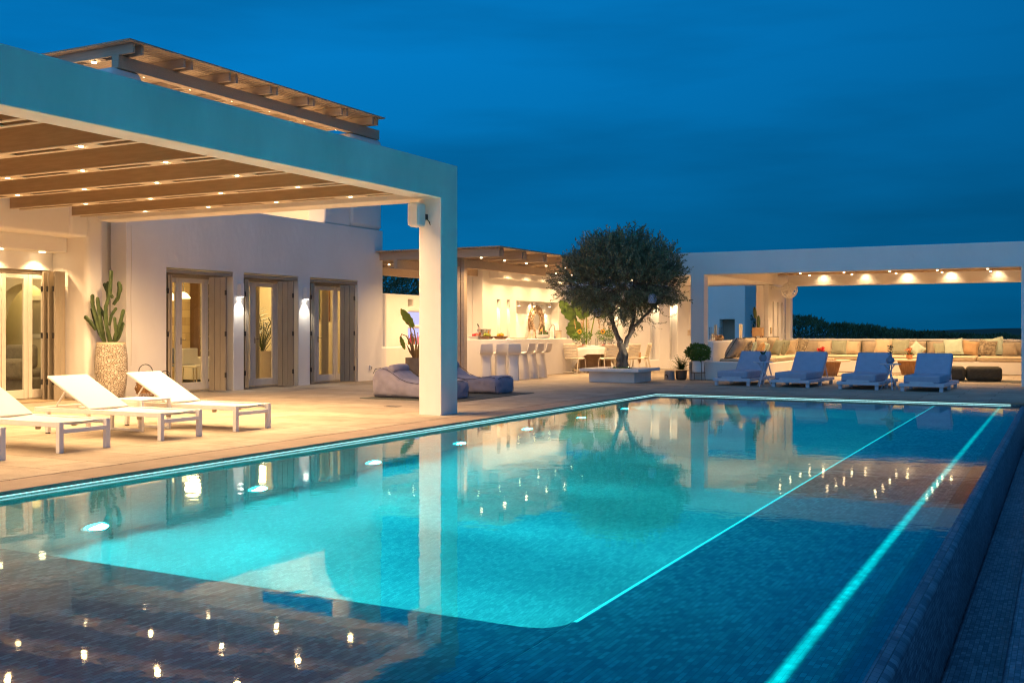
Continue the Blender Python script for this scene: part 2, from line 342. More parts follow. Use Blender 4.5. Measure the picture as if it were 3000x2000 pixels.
    # water: fresnel reflection over refraction, faint ripple
    m = bpy.data.materials.new('pool_water'); nt,N,L = nodes_of(m); N.remove(N['Principled BSDF'])
    tc=N.new('ShaderNodeTexCoord')
    n1=N.new('ShaderNodeTexNoise'); n1.inputs['Scale'].default_value=5.5; n1.inputs['Detail'].default_value=2.5; L.new(tc.outputs['Object'],n1.inputs['Vector'])
    n2=N.new('ShaderNodeTexNoise'); n2.inputs['Scale'].default_value=.9; n2.inputs['Detail'].default_value=2; L.new(tc.outputs['Object'],n2.inputs['Vector'])
    am=N.new('ShaderNodeMapRange'); am.inputs['From Min'].default_value=.45; am.inputs['From Max'].default_value=.7; am.inputs['To Min'].default_value=.5; am.inputs['To Max'].default_value=1.6; L.new(n2.outputs['Fac'],am.inputs[0])
    mu=N.new('ShaderNodeMath'); mu.operation='MULTIPLY'; L.new(n1.outputs['Fac'],mu.inputs[0]); L.new(am.outputs[0],mu.inputs[1])
    bp=N.new('ShaderNodeBump'); bp.inputs['Strength'].default_value=.045; bp.inputs['Distance'].default_value=.02; L.new(mu.outputs[0],bp.inputs['Height'])
    fr=N.new('ShaderNodeFresnel'); fr.inputs['IOR'].default_value=1.33; L.new(bp.outputs[0],fr.inputs['Normal'])
    rf=N.new('ShaderNodeBsdfRefraction'); rf.inputs['Color'].default_value=(.035,.88,.97,1); rf.inputs['IOR'].default_value=1.33; rf.inputs['Roughness'].default_value=0.0; L.new(bp.outputs[0],rf.inputs['Normal'])
    gl=N.new('ShaderNodeBsdfGlossy'); gl.inputs['Color'].default_value=(1,1,1,1); gl.inputs['Roughness'].default_value=.03; L.new(bp.outputs[0],gl.inputs['Normal'])
    mx=N.new('ShaderNodeMixShader'); L.new(fr.outputs[0],mx.inputs[0]); L.new(rf.outputs[0],mx.inputs[1]); L.new(gl.outputs[0],mx.inputs[2]); L.new(mx.outputs[0],N['Material Output'].inputs[0])
    M_water=m
    # interior stone wall
    m = bpy.data.materials.new('ochre_stone_wall'); nt,N,L = nodes_of(m); b=N['Principled BSDF']
    tc=N.new('ShaderNodeTexCoord'); s=N.new('ShaderNodeSeparateXYZ'); L.new(tc.outputs['Object'],s.inputs[0]); cb=N.new('ShaderNodeCombineXYZ'); L.new(s.outputs['Y'],cb.inputs[0]); L.new(s.outputs['Z'],cb.inputs[1])
    br=N.new('ShaderNodeTexBrick'); br.inputs['Scale'].default_value=1; br.inputs['Brick Width'].default_value=.5; br.inputs['Row Height'].default_value=.2; br.inputs['Mortar Size'].default_value=.008
    br.inputs['Color1'].default_value=(.42,.30,.14,1); br.inputs['Color2'].default_value=(.58,.44,.23,1); br.inputs['Mortar'].default_value=(.38,.28,.15,1); L.new(cb.outputs[0],br.inputs['Vector']); L.new(br.outputs['Color'],b.inputs['Base Color']); b.inputs['Roughness'].default_value=.9
    M_innerstone=m
    m = bpy.data.materials.new('sea_water'); nt,N,L = nodes_of(m); b=N['Principled BSDF']; b.inputs['Base Color'].default_value=(.006,.03,.07,1); b.inputs['Roughness'].default_value=.35
    n=N.new('ShaderNodeTexNoise'); n.inputs['Scale'].default_value=.02; bp=N.new('ShaderNodeBump'); bp.inputs['Strength'].default_value=.3; L.new(n.outputs['Fac'],bp.inputs['Height']); L.new(bp.outputs[0],b.inputs['Normal'])
    M_sea=m
    # window pane: thin sheet, mostly clear with a mirror share
    m = bpy.data.materials.new('window_pane'); nt,N,L = nodes_of(m); N.remove(N['Principled BSDF'])
    t=N.new('ShaderNodeBsdfTransparent'); t.inputs[0].default_value=(.96,.98,.94,1); g=N.new('ShaderNodeBsdfGlossy'); g.inputs['Roughness'].default_value=.02
    lw=N.new('ShaderNodeLayerWeight'); lw.inputs[0].default_value=.5; pw=N.new('ShaderNodeMath'); pw.operation='POWER'; pw.inputs[1].default_value=5; L.new(lw.outputs['Facing'],pw.inputs[0]); f=N.new('ShaderNodeMath'); f.operation='MULTIPLY_ADD'; f.inputs[1].default_value=.9; f.inputs[2].default_value=.05; L.new(pw.outputs[0],f.inputs[0]); mx=N.new('ShaderNodeMixShader'); L.new(f.outputs[0],mx.inputs[0]); L.new(t.outputs[0],mx.inputs[1]); L.new(g.outputs[0],mx.inputs[2]); L.new(mx.outputs[0],N['Material Output'].inputs[0])
    M_pane=m
special_materials()

KW = 5.0
def spot(loc, energy, color=WARM, angle=110, blend=.6, radius=.03, aim=(0,0,-1), name='lamp_beam'):
    d = bpy.data.lights.new(name,'SPOT'); d.energy=energy*(KW if name=='lamp_beam' else 1); d.color=color; d.spot_size=R(angle); d.spot_blend=blend; d.shadow_soft_size=radius
    o = bpy.data.objects.new(name,d); COL.objects.link(o); o.location=loc
    o.rotation_euler = Vector(aim).to_track_quat('-Z','Y').to_euler(); return o
def point(loc, energy, color=WARM, radius=.08, name='lamp_glow'):
    d = bpy.data.lights.new(name,'POINT'); d.energy=energy; d.color=color; d.shadow_soft_size=radius
    o = bpy.data.objects.new(name,d); COL.objects.link(o); o.location=loc; return o
# ------------------------------------------------------------------ setting
PX0, PX1, PY1 = -7.42, -.65, 20.60          # pool rim: left edge, infinity edge, far edge
WZ = -.058                                  # water level
def structure(o): o['kind']='structure'; return o
mb=MB(); mb.box(-34,-7.96,-14,60,-.20,0).box(-7.96,2.5,21.16,60,-.20,0)
structure(mb.build('terrace', M_deck))
# coping: a row of slabs along the left and far rims, a dark slot behind it
mb=MB(); mb.box(-7.94,PX0,-14,21.14,-.035,.0).box(PX0,2.5,PY1,21.14,-.035,.0)
structure(mb.build('pool_coping', M_coping, bevel=.006))
# pool basin (inner faces), shelves, steps
mb=MB()
mb.box(-7.98,-7.47,-14,21.2,-2.6,-.036)                      # left wall
mb.box(-7.47,1.0,20.65,21.2,-2.6,-.036)                      # far wall
mb.box(-7.47,-2.07,4.40,20.65,-2.6,-2.45)                    # deep floor
fp=[(-2.0695,4.3995)]+[(-2.25+.18*math.cos(a),4.58+.18*math.sin(a)) for a in [-math.pi/2*k/8 for k in range(9)]]
n=len(fp); mb.add([(x,y,-2.449) for x,y in fp]+[(x,y,-.2405) for x,y in fp],[tuple(range(n)),tuple(range(2*n-1,n-1,-1))]+[(i,n+i,n+(i+1)%n,(i+1)%n) for i in range(n)])
for i,(y,z) in enumerate(((20.3,-.3),(19.9,-.5),(19.5,-.7),(19.1,-.9))): mb.box(-7.47,-2.071,y,20.65-i*.001,-2.45,z)
structure(mb.build('pool_basin', M_mosaic, bevel=.03, seg=3))
mb=MB(); mb.box(-2.07,-.80,-14,20.65,-2.6,-.24).box(-7.47,-2.0701,-14,4.40,-2.6,-.24)
structure(mb.build('pool_shelf', M_shelf, bevel=.012, seg=2))
# infinity edge with a rolled mosaic lip, and the overflow channel behind it
mb=MB(); prof=[(-.80,-.30),(-.80,-.13)]
for k in range(9):
    t=math.pi*(1-k/8); prof.append((-.70+.10*math.cos(t), -.094+.035*math.sin(t)*1.0))
prof += [(-.60,-.62),(-.60,-1.9),(-.80,-1.9)]
n=len(prof); vs=[(x,-14,z) for x,z in prof]+[(x,20.65,z) for x,z in prof]
mb.add(vs,[(i,(i+1)%n,n+(i+1)%n,n+i) for i in range(n)]+[tuple(range(n-1,-1,-1)),tuple(range(n,2*n))])
structure(mb.build('infinity_edge', M_gutter))
mb=MB(); mb.box(-.60,-.28,-14,20.65,-1.2,-.62).box(-.28,2.5,-14,20.65,-1.2,-.45)
structure(mb.build('overflow_channel', M_gutter, bevel=.02))
# water sheet
mb=MB(); mb.quad((-7.47,-14,WZ),(-.68,-14,WZ),(-.68,20.65,WZ),(-7.47,20.65,WZ))
structure(mb.build('pool_water', M_water, smooth=0, recalc=False))
mb=MB(); mb.box(-7.469,-2.07,4.40,20.645,-2.449,WZ-.004).box(-2.0699,-.801,-14,20.645,-.2399,WZ-.004).box(-7.469,-2.0701,-14,4.3999,-.2399,WZ-.004)
structure(mb.build('pool_water_body', M_waterbody, smooth=0))
# land and sea
mb=MB(); nx,ny=60,46; vs=[]; fs=[]
for j in range(ny+1):
    for i in range(nx+1):
        x=-420+i*13.0; y=-60+ j*10.5
        z=-3.2+ .35*math.sin(x*.05)*math.cos(y*.043)
        if y>150:
            hx=math.exp(-((x-40)/125)**2); z += (5.9*hx)*min(1,(y-150)/120.)
        vs.append((x,y,z))
for j in range(ny):
    for i in range(nx): fs.append((j*(nx+1)+i,j*(nx+1)+i+1,(j+1)*(nx+1)+i+1,(j+1)*(nx+1)+i))
mb.add(vs,fs); structure(mb.build('terrain', M_land, recalc=False))
mb=MB(); mb.quad((-30000,-30000,-26),(30000,-30000,-26),(30000,40000,-26),(-30000,40000,-26)); structure(mb.build('sea', M_sea, smooth=0))

# pool lighting hardware, and a band of cast light painted as a glow
mb=MB(); mb.box(-7.466,-7.452,-14,20.64,-.048,-.0405)
tag(mb.build('glow_strip',M_led,smooth=0),'glowing cyan light strip tucked under the coping along the terrace side of the pool','light strip','light strips round the pool')
mb=MB(); mb.box(-7.45,-.85,20.632,20.646,-.048,-.0405)
tag(mb.build('glow_strip',M_led,smooth=0),'glowing cyan light strip under the coping below the blue cushioned loungers','light strip','light strips round the pool')
mb=MB(); mb.box(-2.064,-2.046,4.58,20.2,-.239,-.234)
tag(mb.build('glow_strip',M_led2,smooth=0),'thin bright line of light along the lip where the deep water meets the side shelf','light strip','light strips round the pool')
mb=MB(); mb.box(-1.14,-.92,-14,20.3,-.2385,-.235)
tag(mb.build('glow_strip',M_lightteal,smooth=0),'wide teal band of cast light painted on the shelf beside the overflow edge','light strip','light strips round the pool')
PW=['under the two white sling loungers','below the white pillar','beside the beanbags','nearest the far corner']
for i in range(8):
    y=4.9+2.05*i if i else 4.75
    y=6.45+2.06*(i-1)
    ds=('pool lamp in the near left wall of the basin','large white underwater lamp glowing below the front white sling lounger','underwater lamp glowing left of the pillar reflection','underwater lamp glowing under the house corner reflection','underwater lamp glowing just right of the pillar reflection','underwater lamp glowing in front of the bar reflection','small underwater lamp glowing left of the tree trunk reflection','small underwater lamp nearest the far left pool corner')[i]
    t=thing('pool_lamp',ds,'pool lamp',(-7.47,y,-2.0),'underwater lamps along the pool wall')
    MB().tube([(-7.469,y,-2.0),(-7.445,y,-2.0)],[.15,.15],20).build('rim',M_steel,t)
    MB().tube([(-7.444,y,-2.0),(-7.437,y,-2.0)],[.12,.12],20).build('lens',M_poollens,t)
    pf=(1.2,1.15,1.05,.8,.5,.35,.28,.25)[i]
    spot((-7.42,y,-2.0),760*pf,(.55,1.0,1.0),170,.9,.09,(1,0,.02),'pool_beam')
    spot((-7.43,y,-2.0),5200*pf,(.66,1.0,1.0),30,1.0,.09,(1,0,.03),'pool_beam')

# ------------------------------------------------------------------ villa
villa = thing('villa','large white plastered house with rounded edges and three shuttered glass doors','house',(-15.58,14.2,0))
HX=-15.58
DOORS=[(15.22,17.10),(17.42,19.24),(19.66,21.54)]
holes=[(a,b,.0,2.50) for a,b in DOORS]
mb=MB(); mb.grid('YZX',[14.22,22.62],[0,3.82],[(a,b,-.01,2.5) for a,b in DOORS],HX-.42,HX)
mb.build('facade',M_plaster,villa,bevel=.10,seg=4)
# upper storey posts and parapet end with its sloping shoulder
mb=MB(); mb.box(-16.20,HX,21.25,22.62,3.822,6.148)
mb.build('roof_post',M_plaster,villa,bevel=.12,seg=4)
MB().box(-16.2,HX,13.87,14.64,3.822,6.148).build('roof_post',M_plaster,villa,bevel=.12,seg=4)
mb=MB()
pr=[(20.2,3.823),(21.248,3.823),(21.248,5.2)]+[(21.248-1.0*math.sin(t),5.2-1.35*(1-math.cos(t))) for t in (R(15),R(30),R(45),R(60),R(75),R(88))]
n=len(pr); mb.add([(HX-.02,y,z) for y,z in pr]+[(HX-.55,y,z) for y,z in pr],[tuple(range(n)),tuple(range(2*n-1,n-1,-1))]+[(i,n+i,n+(i+1)%n,(i+1)%n) for i in range(n)])
mb.build('parapet_shoulder',M_plaster,villa,bevel=.05,seg=3)
mb=MB(); mb.box(-22.6,-16.0,22.2,22.62,0,3.82); mb.box(-23,-16.0,22.2,22.62,3.823,5.6)   # far end wall
mb.build('end_wall',M_plaster,villa)
mb=MB(); mb.box(-22.6,-16.0,14.22,22.2,3.35,3.80); mb.build('upper_floor',M_plaster,villa)
mb=MB(); mb.box(-19.6,-19.2,5,22.2,3.81,6.1); mb.build('upper_back_wall',M_plaster,villa)
# living-room wing: niche for the cactus, deep opening, stepped soffit
mb=MB()
mb.box(-16.55,-16.1,13.36,14.6,0,3.78)                          # niche back
mb.box(-16.09,HX+.02,12.95,13.34,2.94,3.78)                     # head over the jamb
mb.build('niche_wall',M_plaster,villa,bevel=.05,seg=3)
mb=MB(); mb.box(-16.75,HX-.02,13.335,13.72,0,3.775); mb.build('door_jamb',M_plaster,villa,bevel=.09,seg=4)
mb=MB(); mb.box(-16.1,HX-.03,1.0,13.33,2.95,3.77); mb.build('living_lintel',M_plaster,villa,bevel=.05,seg=3)
mb=MB(); mb.box(-16.75,-16.101,1.0,13.33,2.68,3.765); mb.build('inner_lintel',M_plaster,villa,bevel=.02,seg=2)
mb=MB(); mb.box(-16.7,-16.5,1.0,13.33,2.36,2.68); mb.build('door_head',M_plaster,villa)
mb=MB(); mb.box(-22.6,-16.2,1.0,13.4,3.30,3.76); mb.build('living_roof',M_plaster,villa)

def door_unit(parent, y0, y1, splits, X, z1, name='french_door'):
    fr=MB(); w=.055
    fr.box(X-.06,X+.02,y0,y0+.07,0.03,z1).box(X-.06,X+.02,y1-.07,y1,.03,z1).box(X-.06,X+.02,y0+.07,y1-.07,z1-.07,z1).box(X-.06,X+.03,y0+.07,y1-.07,.0,.035)
    d=fr.build(name,M_shutter,parent,bevel=.006)
    ys=[y0+.075]+splits+[y1-.075]
    for a,b in zip(ys[:-1],ys[1:]):
        a+=.004; b-=.004; s=.085
        l=MB(); l.box(X-.045,X+.005,a,a+s,.045,z1-.075).box(X-.045,X+.005,b-s,b,.045,z1-.075).box(X-.045,X+.005,a+s,b-s,.045,.20).box(X-.045,X+.005,a+s,b-s,z1-.165,z1-.075)
        lf=l.build('door_leaf',M_frame,d,bevel=.008)
        p=MB(); p.quad((X-.02,a+s,.20),(X-.02,b-s,.20),(X-.02,b-s,z1-.165),(X-.02,a+s,z1-.165)); p.build('pane',M_pane,d,smooth=0)
    h=MB(); yy=ys[1]+.045; h.box(X+.006,X+.02,yy-.014,yy+.014,.98,1.12); h.tube([(X+.02,yy,1.08),(X+.055,yy,1.08),(X+.055,yy+.09,1.08)],.009,6); h.build('handle',M_steel,d)
    return d
def shutter(parent, p0, p1, z0, z1, boards=3, stack=2, name='shutter'):
    """Folded shutter stack: vertical board panel from plan point p0 (hinge) to p1."""
    a=Vector((*p0,0)); b=Vector((*p1,0)); d=(b-a); Lh=d.length; d.normalize(); nrm=Vector((d.y,-d.x,0))
    if nrm.y>0: nrm=-nrm
    s=MB(); g=.006
    for k in range(stack):
        off=nrm*(-.045*k)
        for i in range(boards):
            q0=a+d*(Lh*i/boards+g/2)+off; q1=a+d*(Lh*(i+1)/boards-g/2)+off
            s.bar_v(q0,q1,.034,z0,z1)
    o=s.build(name,M_shutter,parent,bevel=.004)
    for zz in (z0+.32,(z0+z1)/2,z1-.32):
        c=b+nrm*.02; MB().box(c.x-.014,c.x+.014,c.y-.014,c.y+.014,zz-.05,zz+.05).build('hinge',M_dark,o)
    return o
def bar_v(self,q0,q1,t,z0,z1):
    d=(q1-q0).normalized(); n=Vector((-d.y,d.x,0))*t/2
    pts=[q0-n,q1-n,q1+n,q0+n]
    vs=[(p.x,p.y,z0) for p in pts]+[(p.x,p.y,z1) for p in pts]
    return self.add(vs,[(0,3,2,1),(4,5,6,7),(0,1,5,4),(1,2,6,5),(2,3,7,6),(3,0,4,7)])
MB.bar_v=bar_v
DX=-15.86
for i,(a,b) in enumerate(DOORS):
    door_unit(villa,a+.02,b-.02,[a+.60,a+1.34],DX,2.40)
    # right stack stands out from the reveal, left stack is folded edge-on to the pool
    shutter(villa,(HX-.05,b-.66),(HX+.30,b-.55),.03,2.36,3,2)
    shutter(villa,(HX-.24,a+.22),(HX+.03,a+.035),.03,2.36,2,2)
    mbh=MB(); mbh.box(DX-.03,HX-.02,a+.01,b-.01,2.402,2.47); mbh.build('shutter_track',M_shutter,villa)
# living-room folding doors
door_unit(villa,9.6,13.32,[10.4,11.3,12.32,12.86],-16.56,2.36,'folding_door')
for k,xx in enumerate((-16.42,-16.28,-16.12)): shutter(villa,(xx,13.28),(xx+.09,12.99),.02,2.33,2,1,'shutter')
# inside: shells of the two rooms
mb=MB(); mb.box(-20.6,-20.5,14.0,22.2,0,3.35); mb.build('stone_inner_wall',M_innerstone,villa)
mb=MB(); mb.box(-22.5,-16.02,14.9,15.02,0.002,3.34).box(-20.5,-16.02,22.08,22.19,0.002,3.34).box(-22.6,-22.5,1,14.9,0.002,3.3).box(-20.5,-16.02,15.02,22.08,3.30,3.345)
mb.build('inner_wall',M_innerwall,villa)
mb=MB(); mb.box(-22.5,-16.0,1,22.2,0.004,.02); mb.build('inner_floor',M_innerfloor,villa)
# arch in the living room (faces the doors)
xc,rr=-18.35,.95; zs=1.25; K=24
arc=[(xc-rr,.02)]+[(xc-rr*math.cos(math.pi*k/K),zs+rr*math.sin(math.pi*k/K)) for k in range(K+1)]+[(xc+rr,.02)]
def onbox(p):
    x,z=p
    if z<=zs+.001: return (-22.45 if x<xc else -16.78, z)
    t=math.atan2(z-zs,x-xc); s_=min((3.27-zs)/max(math.sin(t),1e-6), abs((-16.78-xc if x>xc else -22.45-xc)/math.cos(t)) if abs(math.cos(t))>1e-6 else 1e9)
    return (xc+s_*math.cos(t), zs+s_*math.sin(t))
o_=[onbox(p) for p in arc]; n=len(arc); vs=[]; fs=[]
for Y in (14.15,14.45): vs += [(x,Y,z) for x,z in o_]+[(x,Y,z) for x,z in arc]
for k in range(n-1):
    fs += [(k,k+1,n+k+1,n+k),(2*n+k,3*n+k,3*n+k+1,2*n+k+1),(n+k,n+k+1,3*n+k+1,3*n+k)]
MB().add(vs,fs).build('arch_wall',M_innerwall,villa)
for k,(yy,xx) in enumerate(((12.95,-16.3),(12.1,-16.3))):
    MB().tube([(xx,yy,2.679),(xx,yy,2.668)],[.055,.055],14).build('downlight',M_lampwarm,villa)
    spot((xx,yy,2.66),22,WARM,120,.7,.04)
# interior things
point((-18.2,15.9,2.3),75,(1,.70,.33),.18); point((-18.2,18.6,2.3),85,(1,.70,.33),.18); point((-18.2,20.9,2.3),70,(1,.70,.33),.18)
point((-20.6,11.5,2.4),55,(1,.72,.34),.25); point((-17.9,12.0,2.6),38,(1,.72,.34),.25); point((-18.9,14.68,2.5),26,(1,.78,.36),.06); point((-17.85,14.68,2.5),26,(1,.78,.36),.06); point((-18,8.5,2.5),60,(1,.72,.34),.25)
t=thing('sofa','long grey sofa seen from behind through the folding glass doors','sofa',(-18.6,13.4,0.02))
MB().box(-20.4,-17.0,13.15,13.95,.06,.40).build('base',M_sofa,t,bevel=.05,seg=3)
b=MB()
for k in range(3): b.box(-20.38+1.13*k,-19.28+1.13*k,13.02,13.30,.36,.74)
b.build('backrest',M_sofa,t,bevel=.08,seg=4)
b=MB()
for k in range(4): b.box(-20.3+.82*k,-19.55+.82*k,13.32,13.52,.55,1.0)
b.build('cushion',M_sofa,t,bevel=.08,seg=4)
b=MB()
for k in range(3): b.box(-20.38+1.13*k,-19.28+1.13*k,13.31,13.96,.40,.54)
b.build('seat',M_sofa,t,bevel=.06,seg=3)
t=thing('inner_window','small inner window with a closed dark shutter seen through the folding doors','window',(-18.8,14.88,1.1))
MB().grid('XZY',[-19.12,-18.48],[1.10,1.98],[(-19.04,-18.56,1.19,1.89)],14.86,14.899).build('frame',M_frame,t); MB().box(-19.04,-18.56,14.875,14.895,1.19,1.89).build('shutter',M_shutter,t)
t=thing('armchair','edge of a brown woven armchair cut off by the left side of the picture','armchair',(-15.0,10.6,0))
MB().box(-15.45,-14.75,9.75,10.62,.30,.46).build('seat',M_sofa,t,bevel=.06,seg=3); MB().box(-15.5,-14.7,10.5,10.72,.2,.74).build('armrest',M_wicker,t,bevel=.09,seg=4)
MB().box(-15.55,-15.35,9.75,10.5,.3,.95).build('backrest',M_wicker,t,bevel=.08,seg=4)
lg=MB()
for dx in (-15.4,-14.8):
    MB().tube([(dx,10.6,0),(dx,10.6,.25)],.02,8).build('leg',M_dark,t)
# pendant, bookshelf, chairs, palm, curtains, painting
t=thing('pendant_lamp','frosted glass pendant lamp glowing inside the left shuttered door','pendant lamp',(-18.6,18.7,2.02))
MB().lathe([(.02,.16),(.10,.12),(.17,.02),(.16,0),(.08,.05),(.0,.06)],(-18.6,18.7,2.02),20).build('shade',M_pendant,t); MB().tube([(-18.6,18.7,2.15),(-18.6,18.7,3.3)],.008,6).build('cord',M_dark,t)
t=thing('pendant_lamp','smaller glowing pendant lamp hanging behind the narrow left door leaf','pendant lamp',(-18.2,17.9,1.95))
MB().lathe([(.02,.2),(.08,.14),(.12,.02),(.11,0),(.05,.04),(0,.05)],(-18.2,17.9,1.95),20).build('shade',M_pendant,t); MB().tube([(-18.2,17.9,2.12),(-18.2,17.9,3.3)],.008,6).build('cord',M_dark,t)
t=thing('bookshelf','tall dark bookshelf with books against the stone wall','bookshelf',(-20.3,20.9,0))
b=MB(); b.box(-20.49,-20.2,20.85,20.90,0.02,2.9).box(-20.49,-20.2,21.55,21.60,0.02,2.9)
for k in range(8): b.box(-20.49,-20.2,20.90,21.55,.05+.36*k,.08+.36*k)
b.build('shelving',M_traybrown,t)
b=MB()
for k in range(7):
    y=20.92
    while y<21.48:
        w=random.uniform(.025,.05); b.box(-20.45,-20.24,y,y+w,.085+.36*k,.085+.36*k+random.uniform(.18,.28)); y+=w+.004
b.build('books',M_book,t,smooth=0)
def inner_chair(x,y,lab,mt):
    t=thing('dining_chair',lab,'chair',(x,y,0.02),'chairs seen inside the house')
    MB().box(x-.24,x+.24,y-.24,y+.24,.43,.48).build('seat',mt,t,bevel=.02,seg=3); MB().box(x-.24,x-.19,y-.24,y+.24,.5,.86).build('backrest',mt,t,bevel=.02,seg=3)
    for a,b_ in ((-.2,-.2),(.2,-.2),(-.2,.2),(.2,.2)): MB().tube([(x+a,y+b_,.43),(x+a*1.1,y+b_*1.1,.02)],.012,6).build('leg',M_steel,t)
inner_chair(-17.4,17.9,'white moulded dining chair seen through the left shuttered door',M_bowl)
inner_chair(-18.1,18.1,'blue seated chair with steel legs behind the narrow left door leaf',M_fig)
t=thing('low_cabinet','low cream cabinet behind the white chair in the left doorway','cabinet',(-18.75,19.5,0.02)); MB().box(-19.0,-18.5,18.9,20.1,.08,.62).build('body',M_bowl,t,bevel=.02); MB().box(-18.95,-18.55,18.95,20.05,.02,.08).build('plinth',M_dark,t)
t=thing('potted_palm','palm with fine leaves in a cream pot behind the middle shuttered door','plant',(-17.2,19.9,0.02))
MB().lathe([(.20,0),(.24,.05),(.25,.75),(.23,.75),(.22,.70),(0,.69)],(-17.2,19.9,.02),24).build('pot',M_jar,t)
lf=MB()
for k in range(34):
    az=random.uniform(0,6.28); el=random.uniform(.9,1.5); Ln=random.uniform(.8,1.45); p=Vector((-17.2,19.9,.70)); d=Vector((math.cos(az)*math.cos(el),math.sin(az)*math.cos(el),math.sin(el))); pts=[p]
    for s in range(9):
        pts.append(pts[-1]+d*Ln/9); d=(d+Vector((math.cos(az)*.07,math.sin(az)*.07,-.10*s/5))).normalized()
        if s>2:
            for sg in (-1,1):
                sd=(d.cross(Vector((0,0,1))).normalized()*sg+d*.7+Vector((0,0,-.2))).normalized(); lf.leaf(pts[-1],sd,(0,0,1),.32,.03)
    lf.tube(pts,.007,5)
lf.build('fronds',M_leafdark,t,recalc=False)
for y0,y1,lab in ((18.62,18.78,'cream curtain gathered beside the palm in the middle doorway'),(21.05,21.35,'cream curtain gathered inside the right shuttered door')):
    c=MB(); nn=40; pv=None; vs=[]
    for i in range(nn+1):
        y=y0+(y1-y0)*i/nn; x=-16.35+.035*math.sin(i*1.1); vs += [(x,y,.03),(x,y,3.2)]
    c.add(vs,[(2*i,2*i+2,2*i+3,2*i+1) for i in range(nn)]); tag(c.build('curtain',M_curtain,smooth=60,recalc=False),lab,'curtain')
t=thing('painting','dark green painting on the wall seen through the right shuttered door','painting',(-17.2,22.07,1.5))
MB().grid('XZY',[-17.6,-16.85],[1.5,2.5],[(-17.55,-16.9,1.55,2.45)],22.03,22.079).build('frame',M_wood,t); MB().box(-17.55,-16.9,22.05,22.075,1.55,2.45).build('canvas',mat('dark_green_canvas',(.03,.06,.04),.8,c2=(.12,.14,.08),vscale=3),t)

# wall fittings
for y,lab in ((17.26,'white box wall lamp between the left and middle shuttered doors'),(19.45,'white box wall lamp between the middle and right shuttered doors')):
    t=thing('wall_lamp',lab,'wall lamp',(HX,y,2.1),'wall lamps on the house front')
    MB().box(HX+.001,HX+.11,y-.055,y+.055,1.98,2.26).build('housing',M_sconce,t,bevel=.008)
    MB().box(HX+.02,HX+.095,y-.04,y+.04,1.972,1.979).build('lens',M_lampwhite,t)
    spot((HX+.075,y,1.965),10,(1,.90,.74),84,.6,.03,(-.10,0,-1))
t=thing('wall_socket','small square outdoor socket low on the house wall','socket',(HX,21.95,.3)); MB().box(HX+.001,HX+.04,22.02,22.12,.27,.38).build('plate',M_sconce,t,bevel=.008); MB().box(HX+.04,HX+.046,22.05,22.09,.29,.35).build('cover',M_greyclay,t)
c=MB(); c.tube([(HX+.012,14.32,3.24),(HX+.014,14.33,2.6),(HX+.012,14.315,1.9),(HX+.013,14.33,1.2),(HX+.012,14.32,.6)],.006,5); tag(c.build('wall_cable',M_frame),'thin cable running down the rounded corner beside the cactus','cable')
t=MB(); t.box(-10.05,-9.80,14.62,14.78,.001,.004); tag(t.build('floor_drain',M_dark,smooth=0),'small dark drain grate in the terrace near the pillar','drain')
# ------------------------------------------------------------------ timber roofs
def joist_rows(parent, xa, xb, rows, z0, h, lamp_x, energy, gap=.13, t=.055, lens=M_lampwarm, ang=118, lampz=-.03, spacers=True, lamp_rows=None, jm=None, lr=.027, lit_under=None, ef=None):
    jm=jm or M_taupe
    for y in rows:
        for s in (-1,1):
            c=y+s*(gap/2+t/2)
            MB().box(xa,xb,c-t/2,c+t/2,z0,z0+h).build('joist',jm,parent,bevel=.004)
        if spacers:
            sp=MB()
            for x in lamp_x:
                for e in (-1,1):
                    q=x+e*.17; sp.box(q-.09,q+.09,y-gap/2+.001,y+gap/2-.001,z0+.012,z0+.10)
            sp.build('spacer',jm,parent)
        if lit_under:  # added pale strips: bounce light on the joist undersides put into the colour
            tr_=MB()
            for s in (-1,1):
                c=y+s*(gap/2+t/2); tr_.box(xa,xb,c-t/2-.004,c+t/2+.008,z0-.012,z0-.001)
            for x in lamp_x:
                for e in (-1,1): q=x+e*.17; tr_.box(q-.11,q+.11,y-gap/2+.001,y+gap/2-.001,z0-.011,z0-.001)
            tr_.build('lit_underside',lit_under,parent)
        for x in lamp_x:
            d=MB().tube([(x,y,z0+.10),(x,y,z0+lampz+.022)],[.030,.034],12).build('downlight',M_dark,parent)
            MB().tube([(x,y,z0+lampz+.021),(x,y,z0+lampz)],[lr,lr],12).build('lens',lens,d)
            spot((x,y,z0+lampz-.016),energy*(ef(y) if ef else 1),WARM,ang,.75,.035)
def slats(parent, xa, xb, ya, yb, z, w=.085, g=.012, along='Y', t=.03):
    s=MB(); q = xa if along=='Y' else ya; end = xb if along=='Y' else yb
    while q<end-.02:
        e=min(q+w,end)
        if along=='Y': s.box(q,e,ya,yb,z,z+t)
        else: s.box(xa,xb,q,e,z,z+t)
        q=e+g
    return s.build('slats',M_slat,parent,smooth=0)

# terrace pergola over the white loungers
pg=thing('pergola','big white framed pergola with taupe timber joists over the near terrace','pergola',(-8.43,13.7,0))
MB().grid('YZX',[-3.4,13.95],[0,3.775],[(-2.9,13.47,-.01,3.24)],-8.62,-8.23).build('frame',M_plaster_fine,pg,bevel=.035,seg=3)
MB().box(-15.55,-8.625,13.52,13.93,3.25,3.765).build('rear_beam',M_plaster_fine,pg,bevel=.02,seg=2)
rows=[13.04-1.235*k for k in range(13)]
joist_rows(pg,-15.5,-8.62,rows,3.29,.31,[-9.57,-11.0,-12.42,-13.84],36,ang=152,lampz=-.012,jm=M_joist,lit_under=M_jar,ef=lambda y: 1.9 if y>11 else (1.0 if y>10 else .68))
slats(pg,-15.5,-8.64,-3.3,13.5,3.602)

